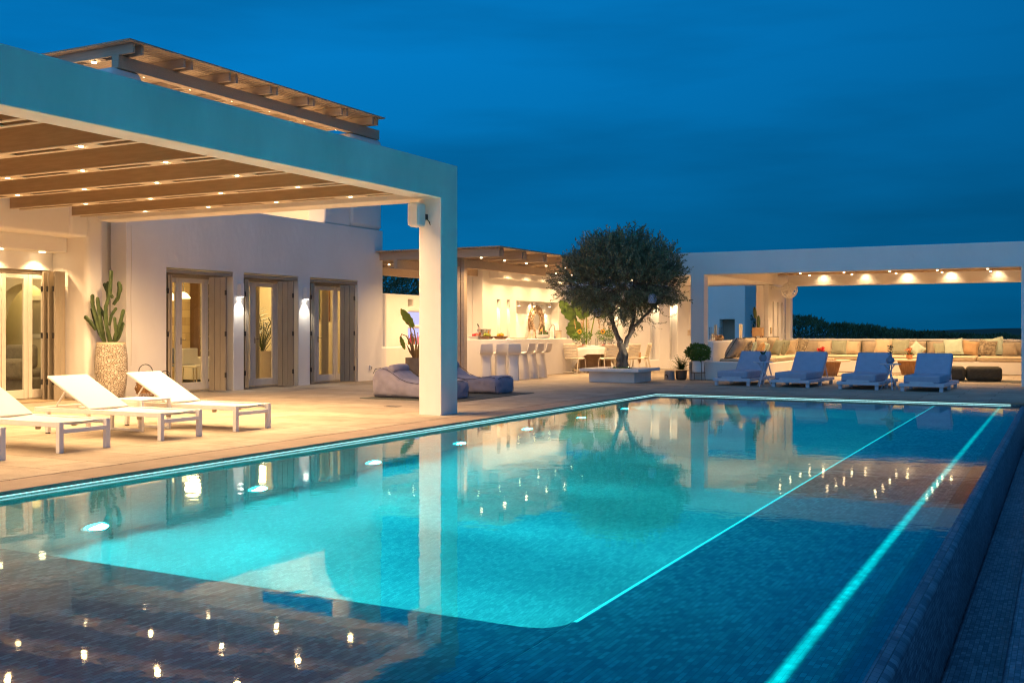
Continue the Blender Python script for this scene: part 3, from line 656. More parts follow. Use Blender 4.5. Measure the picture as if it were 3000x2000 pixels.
# speaker on the pillar
t=thing('loudspeaker','white outdoor loudspeaker mounted high on the white pillar','loudspeaker',(-8.5,13.3,2.9))
MB().box(-8.64,-8.44,13.18,13.40,2.80,3.16).build('cabinet',M_sconce,t,bevel=.05,seg=4)
g=MB(); g.box(-8.625,-8.455,13.165,13.185,2.82,3.14); g.build('grille',M_whitemetal,t,bevel=.012,seg=2)
g=MB(); g.box(-8.50,-8.46,13.40,13.468,2.92,3.0); g.build('bracket',M_dark,t)
MB().tube([(-8.45,13.38,2.95),(-8.40,13.42,2.88),(-8.41,13.455,2.84),(-8.44,13.46,2.90)],.007,6).build('cable',M_dark,t)

# roof-terrace pergola
rp=thing('roof_pergola','taupe slatted timber pergola on the roof terrace above the house','pergola',(-15.6,17.8,6.1))
MB().box(-15.78,-15.6,14.05,22.5,6.15,6.39).build('beam',M_taupe,rp,bevel=.006)
MB().box(-19.6,-19.42,14.05,22.5,6.15,6.39).build('beam',M_taupe,rp,bevel=.006)
r2=[14.2+1.27*k for k in range(7)]
joist_rows(rp,-20.2,-15.25,r2,6.392,.18,[-16.42,-18.2],30,gap=.15,lr=.05)
slats(rp,-20.2,-15.15,13.9,22.1,6.575,.10,.014,'Y')
# bar pergola
bp=thing('bar_pergola','timber pergola with paired joists over the outdoor bar','pergola',(-13.4,22.9,0))
MB().box(-13.46,-13.36,22.35,27.72,2.84,3.055).build('beam',M_taupe,bp,bevel=.005)
MB().box(-15.06,-14.96,22.35,26.62,2.82,3.055).build('beam',M_taupe,bp,bevel=.005)
MB().box(-17.2,-17.1,22.35,31.6,2.82,3.055).build('beam',M_taupe,bp,bevel=.005)
p=MB(); p.box(-13.57,-13.38,22.80,22.90,0,2.84); p.build('post',M_taupe,bp,bevel=.005)
p=MB(); p.box(-13.355,-13.26,22.80,22.95,0,3.05); p.build('post',M_taupe,bp,bevel=.005)
r3=[22.6+1.22*k for k in range(8)]
joist_rows(bp,-17.5,-12.1,r3,3.058,.20,[-12.66,-14.1,-16.2],27,gap=.14,ang=150)
slats(bp,-17.6,-11.98,22.3,31.6,3.262,.10,.014,'Y')
MB().box(-16.95,-16.85,22.9,23.0,0,2.82).build('post',M_taupe,bp)

# ------------------------------------------------------------------ bar walls
bw=thing('bar_back_wall','low white garden wall with lit bottle shelves behind the bar','wall',(-17.3,27.5,0))
MB().grid('YZX',[25.28,31.3],[0,2.33],[(26.46,26.74,1.98,2.19),(26.46,29.45,1.43,1.82),(26.46,29.45,.84,1.33)],-17.55,-17.3).build('front',M_plaster,bw,bevel=.05,seg=3)
MB().box(-17.70,-17.555,25.30,31.3,0,2.32).build('back',M_plaster,bw,bevel=.04)
MB().box(-17.545,-17.535,26.47,29.44,1.432,1.818).build('shelf_light',M_violet,bw,smooth=0)
MB().box(-17.545,-17.535,26.47,29.44,.842,1.328).build('shelf_light',M_violet,bw,smooth=0)
lw=thing('low_wall','low white wall running from the house corner to the bar shelves','wall',(-16.6,24,0))
MB().box(-17.29,-16.75,22.64,31.3,0,.80).build('wall',M_plaster,lw,bevel=.04,seg=3)
MB().box(-16.74,-15.62,22.63,22.9,0,.83).build('return',M_plaster,lw,bevel=.04,seg=3)
# bottles
BC=[(.02,.03,.02),(.45,.06,.10),(.05,.02,.01),(.50,.42,.40),(.02,.05,.10),(.30,.10,.04),(.08,.15,.06),(.5,.2,.3)]
bm_=[mat('bottle_glass_%s'%n,c,.12,var=.05,spec=.8) for n,c in zip(('dark','rose','brown','clear','blue','amber','green','pink'),BC)]
names=('dark','rose','brown','pale','blue','amber','green','pink')
y=26.55; k=0
while y<29.4:
    i=random.randrange(8); h=random.uniform(.26,.40); r=random.uniform(.032,.044); x=-17.42+random.uniform(-.03,.05)
    t=thing('bottle','%s liquor bottle standing on the lower lit shelf behind the bar'%names[i],'bottle',(x,y,.841),'bottles on the lit bar shelf')
    MB().lathe([(r*.95,0),(r,.01),(r,h*.55),(r*.35,h*.72),(r*.32,h*.93)],(x,y,.841),12).build('body',bm_[i],t)
    MB().lathe([(r*.36,h*.93),(r*.36,h)],(x,y,.841),10).build('cap',M_dark if i%2 else M_sconce,t)
    y += random.uniform(.10,.19); k+=1
for y in (26.9,27.4,27.95,28.3,28.8,29.2):
    t=tag(MB().lathe([(.035,0),(.04,.12),(.037,.12),(.033,.008),(0,.008)],(-17.42,y,1.431),12).build('tumbler',M_glass),'clear tumbler on the upper lit shelf behind the bar','glass','tumblers on the upper bar shelf')

nw=thing('bar_niche_wall','white wall with two lit slots and a deep niche holding a round mirror','wall',(-14.8,29,0))
MB().grid('YZX',[26.5,32.3],[0,3.05],[(27.37,27.58,.3,2.18),(27.99,28.21,.3,2.18),(28.62,31.68,1.0,2.17)],-15.13,-14.8).build('front',M_plaster,nw,bevel=.035,seg=3)
MB().grid('YZX',[26.51,32.3],[0,3.045],[(28.72,28.92,1.0,2.1),(30.98,31.26,1.0,2.1)],-15.3,-15.135).build('back',M_plaster,nw,bevel=.015)
MB().box(-14.799,-14.50,26.9,32.25,2.77,3.04).build('ledge',M_plaster,nw,bevel=.02,seg=2)
MB().box(-15.42,-15.301,26.52,32.3,0,3.04).build('core',M_plaster,nw)
MB().box(-14.799,-14.55,28.3,32.22,0,.985).build('shelf',M_plaster,nw,bevel=.03,seg=3)
for i,y in enumerate((29.11,30.18,31.31)):
    lab=('white cylinder spot lamp left of the round mirror in the niche','white cylinder spot lamp directly over the round mirror','white cylinder spot lamp above the ribbed jar in the niche')[i]
    t=thing('spot_lamp',lab,'spot lamp',(-14.97,y,2.1),'cylinder lamps in the bar niche')
    MB().tube([(-14.97,y,2.168),(-14.97,y,2.03)],[.045,.045],14).build('housing',M_sconce,t)
    MB().tube([(-14.97,y,2.029),(-14.97,y,2.024)],[.038,.038],14).build('lens',M_lampwarm,t)
    spot((-14.97,y,2.015),9,(1,.72,.40),95,.7,.03)
    spot((-15.05,y+(.0 if i==1 else -.25),2.15),2.5,(1,.72,.40),120,.8,.03)
for y in (27.47,28.10): spot((-14.95,y,2.16),3,(1,.68,.34),70,.8,.02)
# mirror
t=thing('round_mirror','round mirror in a broad shell mosaic frame hanging in the bar niche','mirror',(-15.1,30.56,1.52))
fr=MB(); nn=44; 
for k in range(nn):
    for q in range(9):
        a=2*math.pi*(k+random.random())/nn; rr_=.27+.24*math.sqrt((q+random.random())/9.0)
        p=Vector((-15.06+random.uniform(-.03,.015)+.035*math.sin(math.pi*(rr_-.27)/.24),30.56+rr_*math.cos(a),1.54+rr_*math.sin(a)))
        fr.ell(p,(.012,random.uniform(.03,.055),random.uniform(.02,.03)),7,4,Matrix.Rotation(a+random.uniform(-.3,.3),3,'X')@Matrix.Rotation(random.uniform(-.6,.6),3,'Z'))
fr.build('frame',M_shell,t)
MB().tube([(-15.13,30.56,1.54),(-15.085,30.56,1.54)],[.50,.50],40).build('backing',M_wood,t)
MB().tube([(-15.084,30.56,1.54),(-15.078,30.56,1.54)],[.28,.28],36).build('mirror_glass',M_mirror,t)
MB().ring((-15.07,30.56,1.54),.275,(0,1,0),(0,0,1),.014,36,6).build('inner_rim',M_sand,t)
for (x,y,lab) in ((-14.95,29.95,'cream ribbed jar with a wooden lid half hidden behind the bar tap'),(-14.72,31.45,'cream ribbed jar with a wooden lid on the right end of the shelf')):
    t=thing('lidded_jar',lab,'jar',(x,y,.986 if x>-14.9 else 1.001))
    pr_=[]
    for k in range(15): pr_.append((.10+.004*(k%2),.002+.016*k))
    MB().lathe(pr_,(x,y,.986 if x>-14.9 else 1.001),22).build('body',M_jar,t); MB().lathe([(.112,.242),(.112,.262),(.0,.263)],(x,y,.986 if x>-14.9 else 1.001),22).build('lid',M_wood,t)

# bar counter with one big rounded corner
def counter_outline(x0,y0,x1,y1,r,n=14):
    pts=[(x0,y0)]
    for k in range(n+1):
        a=-math.pi/2+ (math.pi/2)*k/n; pts.append((x1-r+r*math.cos(a), y0+r+r*math.sin(a)))
    r2=.25
    for k in range(5):
        a=(math.pi/2)*k/4; pts.append((x1-r2+r2*math.cos(a), y1-r2+r2*math.sin(a)))
    pts.append((x1-.75,y1))
    return pts
def extr(pts,z0,z1):
    n=len(pts); return MB().add([(x,y,z0) for x,y in pts]+[(x,y,z1) for x,y in pts],[tuple(range(n-1,-1,-1)),tuple(range(n,2*n))]+[(i,(i+1)%n,n+(i+1)%n,n+i) for i in range(n)])
ct=thing('bar_counter','curved white plastered bar counter under the timber pergola','bar counter',(-13.3,25.5,0))
out=counter_outline(-14.1,24.38,-12.98,28.9,.7)
inn=[(-13.75,28.9),(-13.75,25.35),(-14.1,25.05)]
extr(out+inn,0,1.03).build('body',M_plaster,ct,bevel=.05,seg=4)
MB().box(-14.4,-14.101,24.40,25.03,0,1.02).build('end_block',M_plaster,ct,bevel=.05,seg=4)
# things on the bar
def fruit_dish(x,y,lab,dish,fm,n=7,r=.036):
    t=thing('fruit_dish',lab,'fruit dish',(x,y,1.031),'dishes of fruit on the bar')
    MB().add([(x-.10,y-.10,1.032),(x+.10,y-.10,1.032),(x+.10,y+.10,1.032),(x-.10,y+.10,1.032),(x-.16,y-.16,1.11),(x+.16,y-.16,1.11),(x+.16,y+.16,1.11),(x-.16,y+.16,1.11)],[(0,3,2,1),(0,1,5,4),(1,2,6,5),(2,3,7,6),(3,0,4,7),(4,5,6,7)]).build('dish',dish,t,bevel=.006)
    for k in range(n):
        a=k*2.4; q=.085*math.sqrt((k+.5)/n)
        MB().ell((x+q*math.cos(a),y+q*math.sin(a),1.125+.045*(1-q/.09)),(r,r,r*1.05),12,8).build('fruit',fm[k%len(fm)],t)
fruit_dish(-14.02,24.72,'white dish of red apples at the near end of the bar',M_bowl,[M_red,mat('apple_pink',(.6,.25,.15),.4,var=.2)])
fruit_dish(-13.68,24.72,'brown dish of green limes on the bar beside the apples',M_traybrown,[M_lime],9,.032)
fruit_dish(-13.42,25.02,'brown dish of oranges and lemons on the bar',M_traybrown,[M_orangefruit,M_yellow],8,.04)
t=thing('ice_bucket','polished steel wine bucket behind the fruit dishes on the bar','ice bucket',(-13.9,24.93,1.031))
MB().lathe([(.12,0),(.155,.02),(.19,.26),(.20,.27),(.185,.265),(.15,.03),(0,.03)],(-13.88,24.94,1.031),28).build('bucket',M_steel,t); MB().tube([(-13.95,24.95,1.08),(-14.05,24.94,1.36)],[.035,.03],12).build('bottle',bm_[3],t); MB().tube([(-14.05,24.94,1.36),(-14.085,24.94,1.44)],[.018,.018],10).build('bottle_cap',M_dark,t)
t=tag(MB().lathe([(.21,0),(.24,.008),(.245,.022),(.23,.022),(0,.012)],(-13.35,25.95,1.031),30).build('serving_tray',M_wood),'flat round wooden tray lying on the bar','tray')
for (x,y) in ((-13.2,26.45),(-13.22,26.85)):
    t=tag(MB().lathe([(.04,0),(.04,.004),(.006,.01),(.005,.11),(.03,.13),(.048,.18),(.043,.25),(.041,.25),(.045,.18),(.0,.125)],(x,y,1.031),18).build('wine_glass',M_bowl),'white frosted wine glass standing on the bar counter','glass','white wine glasses on the bar')
t=thing('succulent_bowl','white bowl planted with small flowering cacti on the bar','plant',(-13.3,27.35,1.031))
MB().lathe([(.13,0),(.17,.02),(.21,.11),(.20,.115),(.15,.08),(0,.08)],(-13.3,27.35,1.031),24).build('bowl',M_bowl,t)
c=MB()
for dx,dy,h in ((-.08,-.06,.07),(.02,.05,.30),(.09,.0,.12),(.0,-.09,.12),(.10,.09,.10)): c.ell((-13.3+dx,27.35+dy,1.11+h/2),(.03,.03,h/2+.02),10,8)
c.build('cacti',M_cactus,t)
c=MB(); c.ell((-13.30,27.26,1.27),(.03,.03,.025),10,6); c.build('blossom',M_yellow,t); c=MB(); c.ell((-13.2,27.36,1.25),(.022,.022,.02),10,6); c.build('blossom',M_red,t)
t=thing('bar_tap','tall chrome swan-neck tap on the bar counter','tap',(-13.32,28.2,1.031))
MB().tube([(-13.32,28.2,1.031),(-13.32,28.2,1.09)],[.035,.028],14).build('base',M_steel,t)
MB().tube([(-13.32,28.2,1.05),(-13.32,28.2,1.36)]+[(-13.32,28.2-.12+.12*math.cos(a),1.36+.07*math.sin(a)) for a in [math.pi*k/10 for k in range(1,8)]]+[(-13.32,27.88,1.33),(-13.32,27.82,1.26)],.014,8).build('spout',M_steel,t)
t=MB(); t.ell((-13.32,27.75,1.045),(.05,.05,.016),14,6); tag(t.build('sponge',M_sand),'small tan sponge beside the succulent bowl on the bar','sponge')

# bar stools: moulded white, facing -X in their own frame
def stool_proto():
    t=thing('bar_stool','x','bar stool',(0,0,0))
    b=MB(); rows=[]
    # ribbon section from floor up to the seat: narrow waist, splayed foot
    prof=[(0.0,-.02,.40,.29),(.10,-.01,.36,.275),(.25,.0,.30,.27),(.42,.0,.235,.26),(.56,-.02,.22,.27),(.63,-.05,.26,.30),(.665,-.08,.34,.345)]
    n=16
    vs=[]
    for z,cx_,dx,wy in prof:
        for k in range(n):
            a=2*math.pi*k/n; e=.45
            cxs=math.copysign(abs(math.cos(a))**e,math.cos(a)); sn=math.copysign(abs(math.sin(a))**e,math.sin(a))
            vs.append((cx_+dx/2*cxs,wy/2*sn,z))
    fs=[]
    for j in range(len(prof)-1):
        for k in range(n): fs.append((j*n+k,j*n+(k+1)%n,(j+1)*n+(k+1)%n,(j+1)*n+k))
    fs.append(tuple(range(n-1,-1,-1))); fs.append(tuple((len(prof)-1)*n+k for k in range(n)))
    b.add(vs,fs); b.build('pedestal',M_stool,t,smooth=50)
    s=MB(); pts=[(-.27,.69),(-.22,.705),(-.05,.69),(.12,.685),(.20,.70),(.235,.74),(.26,.82),(.285,.935)]
    vs=[]; w=[.16,.168,.168,.168,.168,.168,.165,.15]; th=.022
    for i,(x,z) in enumerate(pts):
        a=pts[max(i-1,0)]; c_=pts[min(i+1,len(pts)-1)]; d=Vector((c_[0]-a[0],c_[1]-a[1])).normalized(); nx,nz=-d.y*th,d.x*th
        vs += [(x,-w[i],z),(x,w[i],z),(x-nx,w[i],z-nz),(x-nx,-w[i],z-nz)]
    fs=[(0,1,2,3)]
    for i in range(len(pts)-1):
        for k in range(4): fs.append((4*i+k,4*i+(k+1)%4,4*i+4+(k+1)%4,4*i+4+k))
    m=4*(len(pts)-1); fs.append((m+3,m+2,m+1,m)); s.add(vs,fs); s.build('seat_shell',M_stool,t,bevel=.008,seg=2)
    return t
st=stool_proto()
SP=[(-13.22,23.86,R(-58),'bar stool at the near left end of the counter, its back turned to the pool'),(-12.86,23.98,R(-52),'bar stool with its back turned, second from the left end of the counter'),(-12.46,23.92,R(-56),'bar stool with its back turned at the rounded corner of the counter'),(-12.55,24.62,R(-6),'first side-on bar stool past the rounded counter corner'),(-12.55,25.14,R(-4),'middle of the three side-on bar stools on the long side of the counter'),(-12.55,25.66,R(0),'side-on bar stool nearest the dining table')]
for i,(x,y,a,lab) in enumerate(SP): place(st,i==0,(x,y,0),a,lab,'white stools at the bar')

# ------------------------------------------------------------------ dining corner
dw=thing('dining_wall','white wall with tall lit slots behind the dining table','wall',(-12,32.6,0))
MB().grid('XZY',[-14.95,-10.2],[0,2.685],[(-13.19,-12.9,.32,2.25),(-11.94,-11.65,.32,2.25),(-11.28,-11.03,.32,2.25)],32.55,32.75).build('front',M_plaster,dw,bevel=.03,seg=3)
MB().box(-14.94,-10.22,32.751,33.0,0,2.68).build('back',M_plaster,dw)
for x,e in ((-13.05,26),(-11.8,9),(-11.15,12)): spot((x,32.65,2.22),e,(1,.74,.42),75,.7,.02)
t=thing('light_switch','cream switch plate on the dining wall beside the right slot','switch',(-10.6,32.55,1.2)); MB().box(-10.68,-10.57,32.53,32.549,1.10,1.28).build('plate',M_jar,t,bevel=.004); MB().box(-10.655,-10.595,32.523,32.53,1.2,1.25).build('button',M_sand,t)
TC=Vector((-12.72,29.75,0)); TR=1.06; TZ=.80
tb=thing('dining_table','round dining table on an ochre stone base','table',tuple(TC))
MB().lathe([(TR-.03,TZ-.045),(TR-.03,TZ-.004)],(TC.x,TC.y,0),40).build('tabletop',M_wood,tb)
MB().obox((TC.x-.05,TC.y-.2,.376),(.62,.30,.752),R(25)).build('pedestal',M_tablebase,tb,bevel=.02)
MB().obox((TC.x+.22,TC.y+.38,.376),(.62,.30,.752),R(115)).build('pedestal',M_tablebase,tb,bevel=.02)
# square white cloth thrown over the round top: four pointed corners
cl=MB(); n=72; rings=7; vs=[(TC.x,TC.y,TZ+.004)]
S=1.22
for j in range(1,rings+1):
    for k in range(n):
        a=2*math.pi*k/n+R(8); half=S/max(abs(math.cos(a-R(8)-R(22))),abs(math.sin(a-R(8)-R(22))))
        L_=half; q=j/rings
        if q<=.5: r=TR*q/.5; z=TZ+.004
        else:
            f=(q-.5)/.5; drop=max(.24,(L_-TR)*1.1)*f; wv=.030*math.sin(k*.9)*f+.02*math.sin(k*2.3)*f
            r=TR+.012+.05*f*(1 if L_<1.35 else -.6)+wv; z=TZ+.004-drop
        vs.append((TC.x+r*math.cos(a),TC.y+r*math.sin(a),z))
fs=[(0,1+k,1+(k+1)%n) for k in range(n)]
for j in range(rings-1):
    for k in range(n): fs.append((1+j*n+k,1+(j+1)*n+k,1+(j+1)*n+(k+1)%n,1+j*n+(k+1)%n))
cl.add(vs,fs); tag(cl.build('tablecloth',M_linen,smooth=80),'white linen cloth with hanging corners on the round dining table','tablecloth')
def chair_proto():
    t=thing('dining_chair','x','chair',(0,0,0))            # faces +Y, back at -Y
    s=MB()
    for k in range(9): s.tube([(-.22,-.20+.052*k,.445-.018*math.sin(math.pi*k/8)),(.22,-.20+.052*k,.445-.018*math.sin(math.pi*k/8))],.021,8)
    s.build('seat',M_chair,t)
    s=MB()
    for k in range(8): s.tube([(-.215,-.235-.012*k,.50+.045*k),(.0,-.262-.012*k,.50+.045*k),(.215,-.235-.012*k,.50+.045*k)],.0205,8)
    s.build('backrest',M_chair,t)
    for sx in (-1,1):
        MB().tube([(sx*.235,-.335,.855),(sx*.235,-.25,.50),(sx*.235,-.22,.43),(sx*.24,-.27,.22),(sx*.25,-.34,.0)],.012,8).build('leg',M_chair,t)
        MB().tube([(sx*.235,-.22,.43),(sx*.235,.22,.44),(sx*.245,.25,.22),(sx*.25,.27,.0)],.012,8).build('leg',M_chair,t)
    MB().tube([(-.235,-.335,.855),(0,-.365,.858),(.235,-.335,.855)],.012,8).tube([(-.25,-.33,.012),(-.1,-.30,.05),(.1,-.30,.05),(.25,-.33,.012)],.010,6).tube([(-.25,.26,.012),(-.1,.235,.05),(.1,.235,.05),(.25,.26,.012)],.010,6).tube([(-.25,-.34,.01),(-.25,.27,.01)],.010,6).tube([(.25,-.34,.01),(.25,.27,.01)],.010,6).build('frame',M_chair,t)
    return t
cp=chair_proto()
CH=[(-92,1.36,'cream cord dining chair with its back to the pool, left of the olive planter'),(-146,1.34,'dining chair half under a cloth corner at the left end of the table'),(-48,1.36,'dining chair just left of the olive trunk, seen at an angle'),(-22,1.36,'dining chair directly behind the olive trunk'),(8,1.38,'dining chair right of the olive trunk with a napkin on its arm'),(32,1.40,'outermost dining chair on the right, against the slotted wall'),(80,1.36,'dining chair on the far side of the table behind the flowers'),(140,1.36,'dining chair on the far side near the banana plant')]
for i,(a,r,lab) in enumerate(CH):
    a=R(a); place(cp,i==0,(TC.x+r*math.cos(a),TC.y+r*math.sin(a),0),a+math.pi/2,lab,'chairs round the dining table')
zt=TZ+.006
gl_prof=[(.032,0),(.034,.004),(.006,.012),(.006,.06),(.03,.085),(.044,.13),(.042,.175),(.040,.175),(.04,.13),(0,.075)]
fl_prof=[(.034,0),(.038,.006),(.042,.21),(.039,.21),(.034,.012),(0,.012)]
first=None
for i in range(8):
    a=R(CH[i][0]); x=TC.x+.80*math.cos(a); y=TC.y+.80*math.sin(a)
    if first is None:
        p=thing('place_setting_plate','white dinner plate laid on the white tablecloth in front of a chair','plate',(x,y,zt),'plates on the dining table')
        MB().lathe([(.10,0),(.155,.014),(.16,.018),(.15,.02),(.10,.007),(0,.007)],(x,y,zt),26).build('dish',M_bowl,p); p.name='dinner_plate'
        nk=MB()
        for q in range(5): nk.leaf((x,y,zt+.03),(math.cos(q*1.3),math.sin(q*1.3),.25),(0,0,1),.08,.035)
        nk.ell((x,y,zt+.028),(.03,.03,.016),8,5)
        np_=tag(nk.build('napkin_flower',M_red,recalc=False),'dark red bow laid on a white dinner plate','decoration','red bows on the dinner plates')
        g1=tag(MB().lathe(gl_prof,(0,0,0),14).build('wine_glass',M_glass),'clear stemmed wine glass on the dining table','glass','stemmed glasses on the dining table')
        g2=tag(MB().lathe(fl_prof,(0,0,0),14).build('tall_glass',M_glass),'clear tall faceted tumbler on the dining table','glass','tall tumblers on the dining table')
        first=(p,Vector((x,y,zt))); base=np_.location.copy()
        pl,nk_,ga,gb=p,np_,g1,g2
    else:
        pl=copy_tree(first[0]); nk_=np_.copy(); COL.objects.link(nk_); ga=g1.copy(); COL.objects.link(ga); gb=g2.copy(); COL.objects.link(gb)
        pl.location=(x,y,zt); nk_.location=Vector((x,y,zt))-first[1]
    b1=a+.22; b2=a-.2
    ga.location=(TC.x+.60*math.cos(b1),TC.y+.60*math.sin(b1),zt); gb.location=(TC.x+.56*math.cos(b2),TC.y+.56*math.sin(b2),zt)
# two vases of sunflowers
def bouquet(x,y,lab,seed):
    rnd=random.Random(seed); t=thing('flower_vase',lab,'flowers',(x,y,zt))
    MB().lathe([(.06,0),(.075,.01),(.085,.20),(.08,.21),(.07,.2),(.06,.02),(0,.02)],(x,y,zt),18).build('vase',M_glass,t)
    lf=MB(); c0=Vector((x,y,zt+.30))
    for k in range(420):
        d=Vector((rnd.gauss(0,1),rnd.gauss(0,1),rnd.gauss(0,.8))).normalized(); p=c0+Vector((d.x*.27,d.y*.27,d.z*.19))*rnd.random()**.4
        lf.leaf(p,(d+Vector((rnd.gauss(0,.4),rnd.gauss(0,.4),.3))),(rnd.gauss(0,1),rnd.gauss(0,1),1),rnd.uniform(.05,.10),rnd.uniform(.02,.035),.1)
    for k in range(9): lf.tube([(x,y,zt+.04),(x+rnd.uniform(-.15,.15),y+rnd.uniform(-.15,.15),zt+.35)],.005,5)
    lf.build('foliage',M_leafgreen,t,recalc=False)
    for k in range(6):
        pm=MB()
        p=c0+Vector((rnd.uniform(-.25,.25),rnd.uniform(-.2,.2),.1)); d=Vector((rnd.uniform(-.4,.4),rnd.uniform(-.4,.3),1)).normalized()
        for q in range(40):
            h=.10+.30*rnd.random(); pm.leaf(p+d*h,d*.8+Vector((rnd.gauss(0,.5),rnd.gauss(0,.5),.2)),(rnd.gauss(0,1),rnd.gauss(0,1),.2),.07,.010)
        pm.tube([p,p+d*.38],.004,4)
        pm.build('pampas_plume',M_pampas,t,recalc=False)
    for (dx,dz) in ((.02,.12),):
        c=Vector((x+dx,y-.25,zt+.30+dz)); fl=MB()
        for q in range(18):
            a=2*math.pi*q/18; fl.leaf(c+Vector((.03*math.cos(a),0,.03*math.sin(a))),(math.cos(a),-.15,math.sin(a)),(0,-1,0),.055,.024)
        fo=fl.build('sunflower',M_yellow,t,recalc=False)
        MB().ell(c+Vector((0,-.012,0)),(.034,.016,.034),14,8).build('seed_disc',M_traybrown,fo)
bouquet(TC.x-.42,TC.y+.05,'left vase of sunflowers and pampas on the dining table',3)
bouquet(TC.x+.32,TC.y+.12,'right vase of sunflowers and pampas, beside the olive trunk',5)
t=tag(MB().add([(-11.42,30.05,.60),(-11.36,30.15,.60),(-11.36,30.16,.30),(-11.41,30.05,.25)],[(0,1,2,3)]).build('napkin',M_towel,recalc=False),'tan napkin hanging from the dining chair right of the olive trunk','napkin')
# big banana plant behind the table
def big_leaf(mb,base,tip,W,sag,nrm,n=12,fold=.12):
    base=Vector(base); tip=Vector(tip); d=tip-base; s=d.cross(Vector(nrm)).normalized(); up=s.cross(d).normalized(); vs=[]; fs=[]
    for i in range(n+1):
        f=i/n; c=base+d*f+Vector((0,0,-sag*f*f)); w=W*.5*math.sin(math.pi*min(1,f*.92+.06))**.75*(1.0 if f<.97 else .25); rag=1+.12*math.sin(i*2.1)
        vs += [c-s*w*rag+up*fold*w, c, c+s*w*rag+up*fold*w]
    for i in range(n):
        fs += [(3*i,3*i+1,3*i+4,3*i+3),(3*i+1,3*i+2,3*i+5,3*i+4)]
    mb.add(vs,fs)
t=thing('banana_plant','tall banana plant with broad leaves behind the dining table','plant',(-13.9,31.6,0))
MB().lathe([(.22,0),(.28,.05),(.30,.42),(.27,.43),(.24,.38),(0,.38)],(-13.9,31.6,0),22).build('pot',M_concrete,t)
stk=MB(); lv=MB()
specs=[((-13.9,31.6,.4),(-14.15,31.55,1.5),(-14.62,31.35,2.35),.40),((-13.85,31.6,.4),(-13.85,31.5,1.6),(-14.15,31.35,2.45),.38),((-13.8,31.6,.4),(-13.45,31.5,1.75),(-12.75,31.35,2.25),.60),((-14.0,31.5,.4),(-14.05,31.3,.95),(-14.02,31.15,1.72),.55),((-13.8,31.6,.4),(-13.7,31.4,1.7),(-13.5,31.2,2.6),.42)]
for a,m,b,W in specs:
    stk.tube([a,(Vector(a)+Vector(m))/2+Vector((.02,0,.05)),m],[.035,.025,.016],8); big_leaf(lv,m,b,W,.10,(0.25,-1,.2))
stk.build('stalks',M_strelitzia,t); lv.build('leaves',M_banana,t,recalc=False)
# ------------------------------------------------------------------ lounge pavilion
lp=thing('lounge_pavilion','white open lounge pavilion with a broad lintel behind the far pool end','pavilion',(-4.5,26.4,0))
MB().grid('XZY',[-11.3,-.42],[0,3.27],[(-11.3,-8.58,-.01,2.70),(-8.23,-.87,-.01,2.70)],26.40,26.76).build('front_frame',M_plaster,lp,bevel=.04,seg=3)
MB().grid('XZY',[-8.1,-.42],[0,3.15],[(-7.93,-.62,1.0,2.70)],34.75,35.1).build('back_wall',M_plaster,lp,bevel=.03,seg=3)
MB().grid('YZX',[32.6,34.74],[0,2.685],[(33.10,33.32,.98,2.16),(33.70,33.92,.98,2.16),(34.27,34.48,.98,2.16)],-8.24,-8.10).build('pillar_front',M_plaster,lp,bevel=.02,seg=3)
MB().box(-8.50,-8.245,32.60,34.74,0,2.68).build('pillar',M_plaster,lp,bevel=.03,seg=3)
MB().box(-11.28,-8.1,26.77,33.4,2.69,3.22).build('roof_slab',M_plaster,lp,bevel=.02)
MB().box(-8.09,-8.0,26.77,34.74,2.69,3.20).build('side_beam',M_plaster,lp,bevel=.02)
MB().box(-.62,-.42,26.77,34.74,0,3.2).build('right_wall',M_plaster,lp,bevel=.02)
MB().box(-8.45,-8.1,26.77,32.59,0,.99).build('low_back_wall',M_plaster,lp,bevel=.05,seg=4)
MB().box(-8.58,-6.96,26.24,26.39,0,.47).build('bench_end',M_plaster,lp,bevel=.03,seg=3)
MB().box(-8.09,-6.97,26.77,34.74,0,.40).build('bench',M_plaster,lp,bevel=.03,seg=3)
MB().box(-6.965,-.63,32.95,34.74,0,.37).build('bench',M_plaster,lp,bevel=.03,seg=3)
joist_rows(lp,-7.99,-.63,[28.3,29.57,30.83,32.1,33.4],2.985,.145,[-7.03,-5.76,-4.48,-3.20,-1.90],28,gap=.12)
slats(lp,-8.0,-.6,26.78,34.7,3.135,.10,.006,'X')
for x in (-6.86,-5.56,-4.32,-3.07,-1.77):
    MB().tube([(x,34.64,3.134),(x,34.64,3.10)],[.03,.03],12).build('wash_lamp',M_lampwarm,lp)
    spot((x,34.60,3.09),(4.5,3.6,6.5,6.0,3.6)[int((x+7)/1.2)%5],(1,.70,.38),125,1.0,.03,(0,.22,-1))
for (x,y) in ((-10.9,28.2),(-10.9,30.4),(-9.5,29.4)):
    MB().tube([(x,y,2.689),(x,y,2.675)],[.05,.05],14).build('downlight',M_lampwarm,lp)
    spot((x,y,2.66),30,WARM,140,.8,.04)
t=MB(); t.box(-8.10,-8.065,32.78,32.90,1.16,1.36); tag(t.build('switch_plate',M_sand,bevel=.005),'cream switch plate beside the three slots of the lounge pillar','switch')

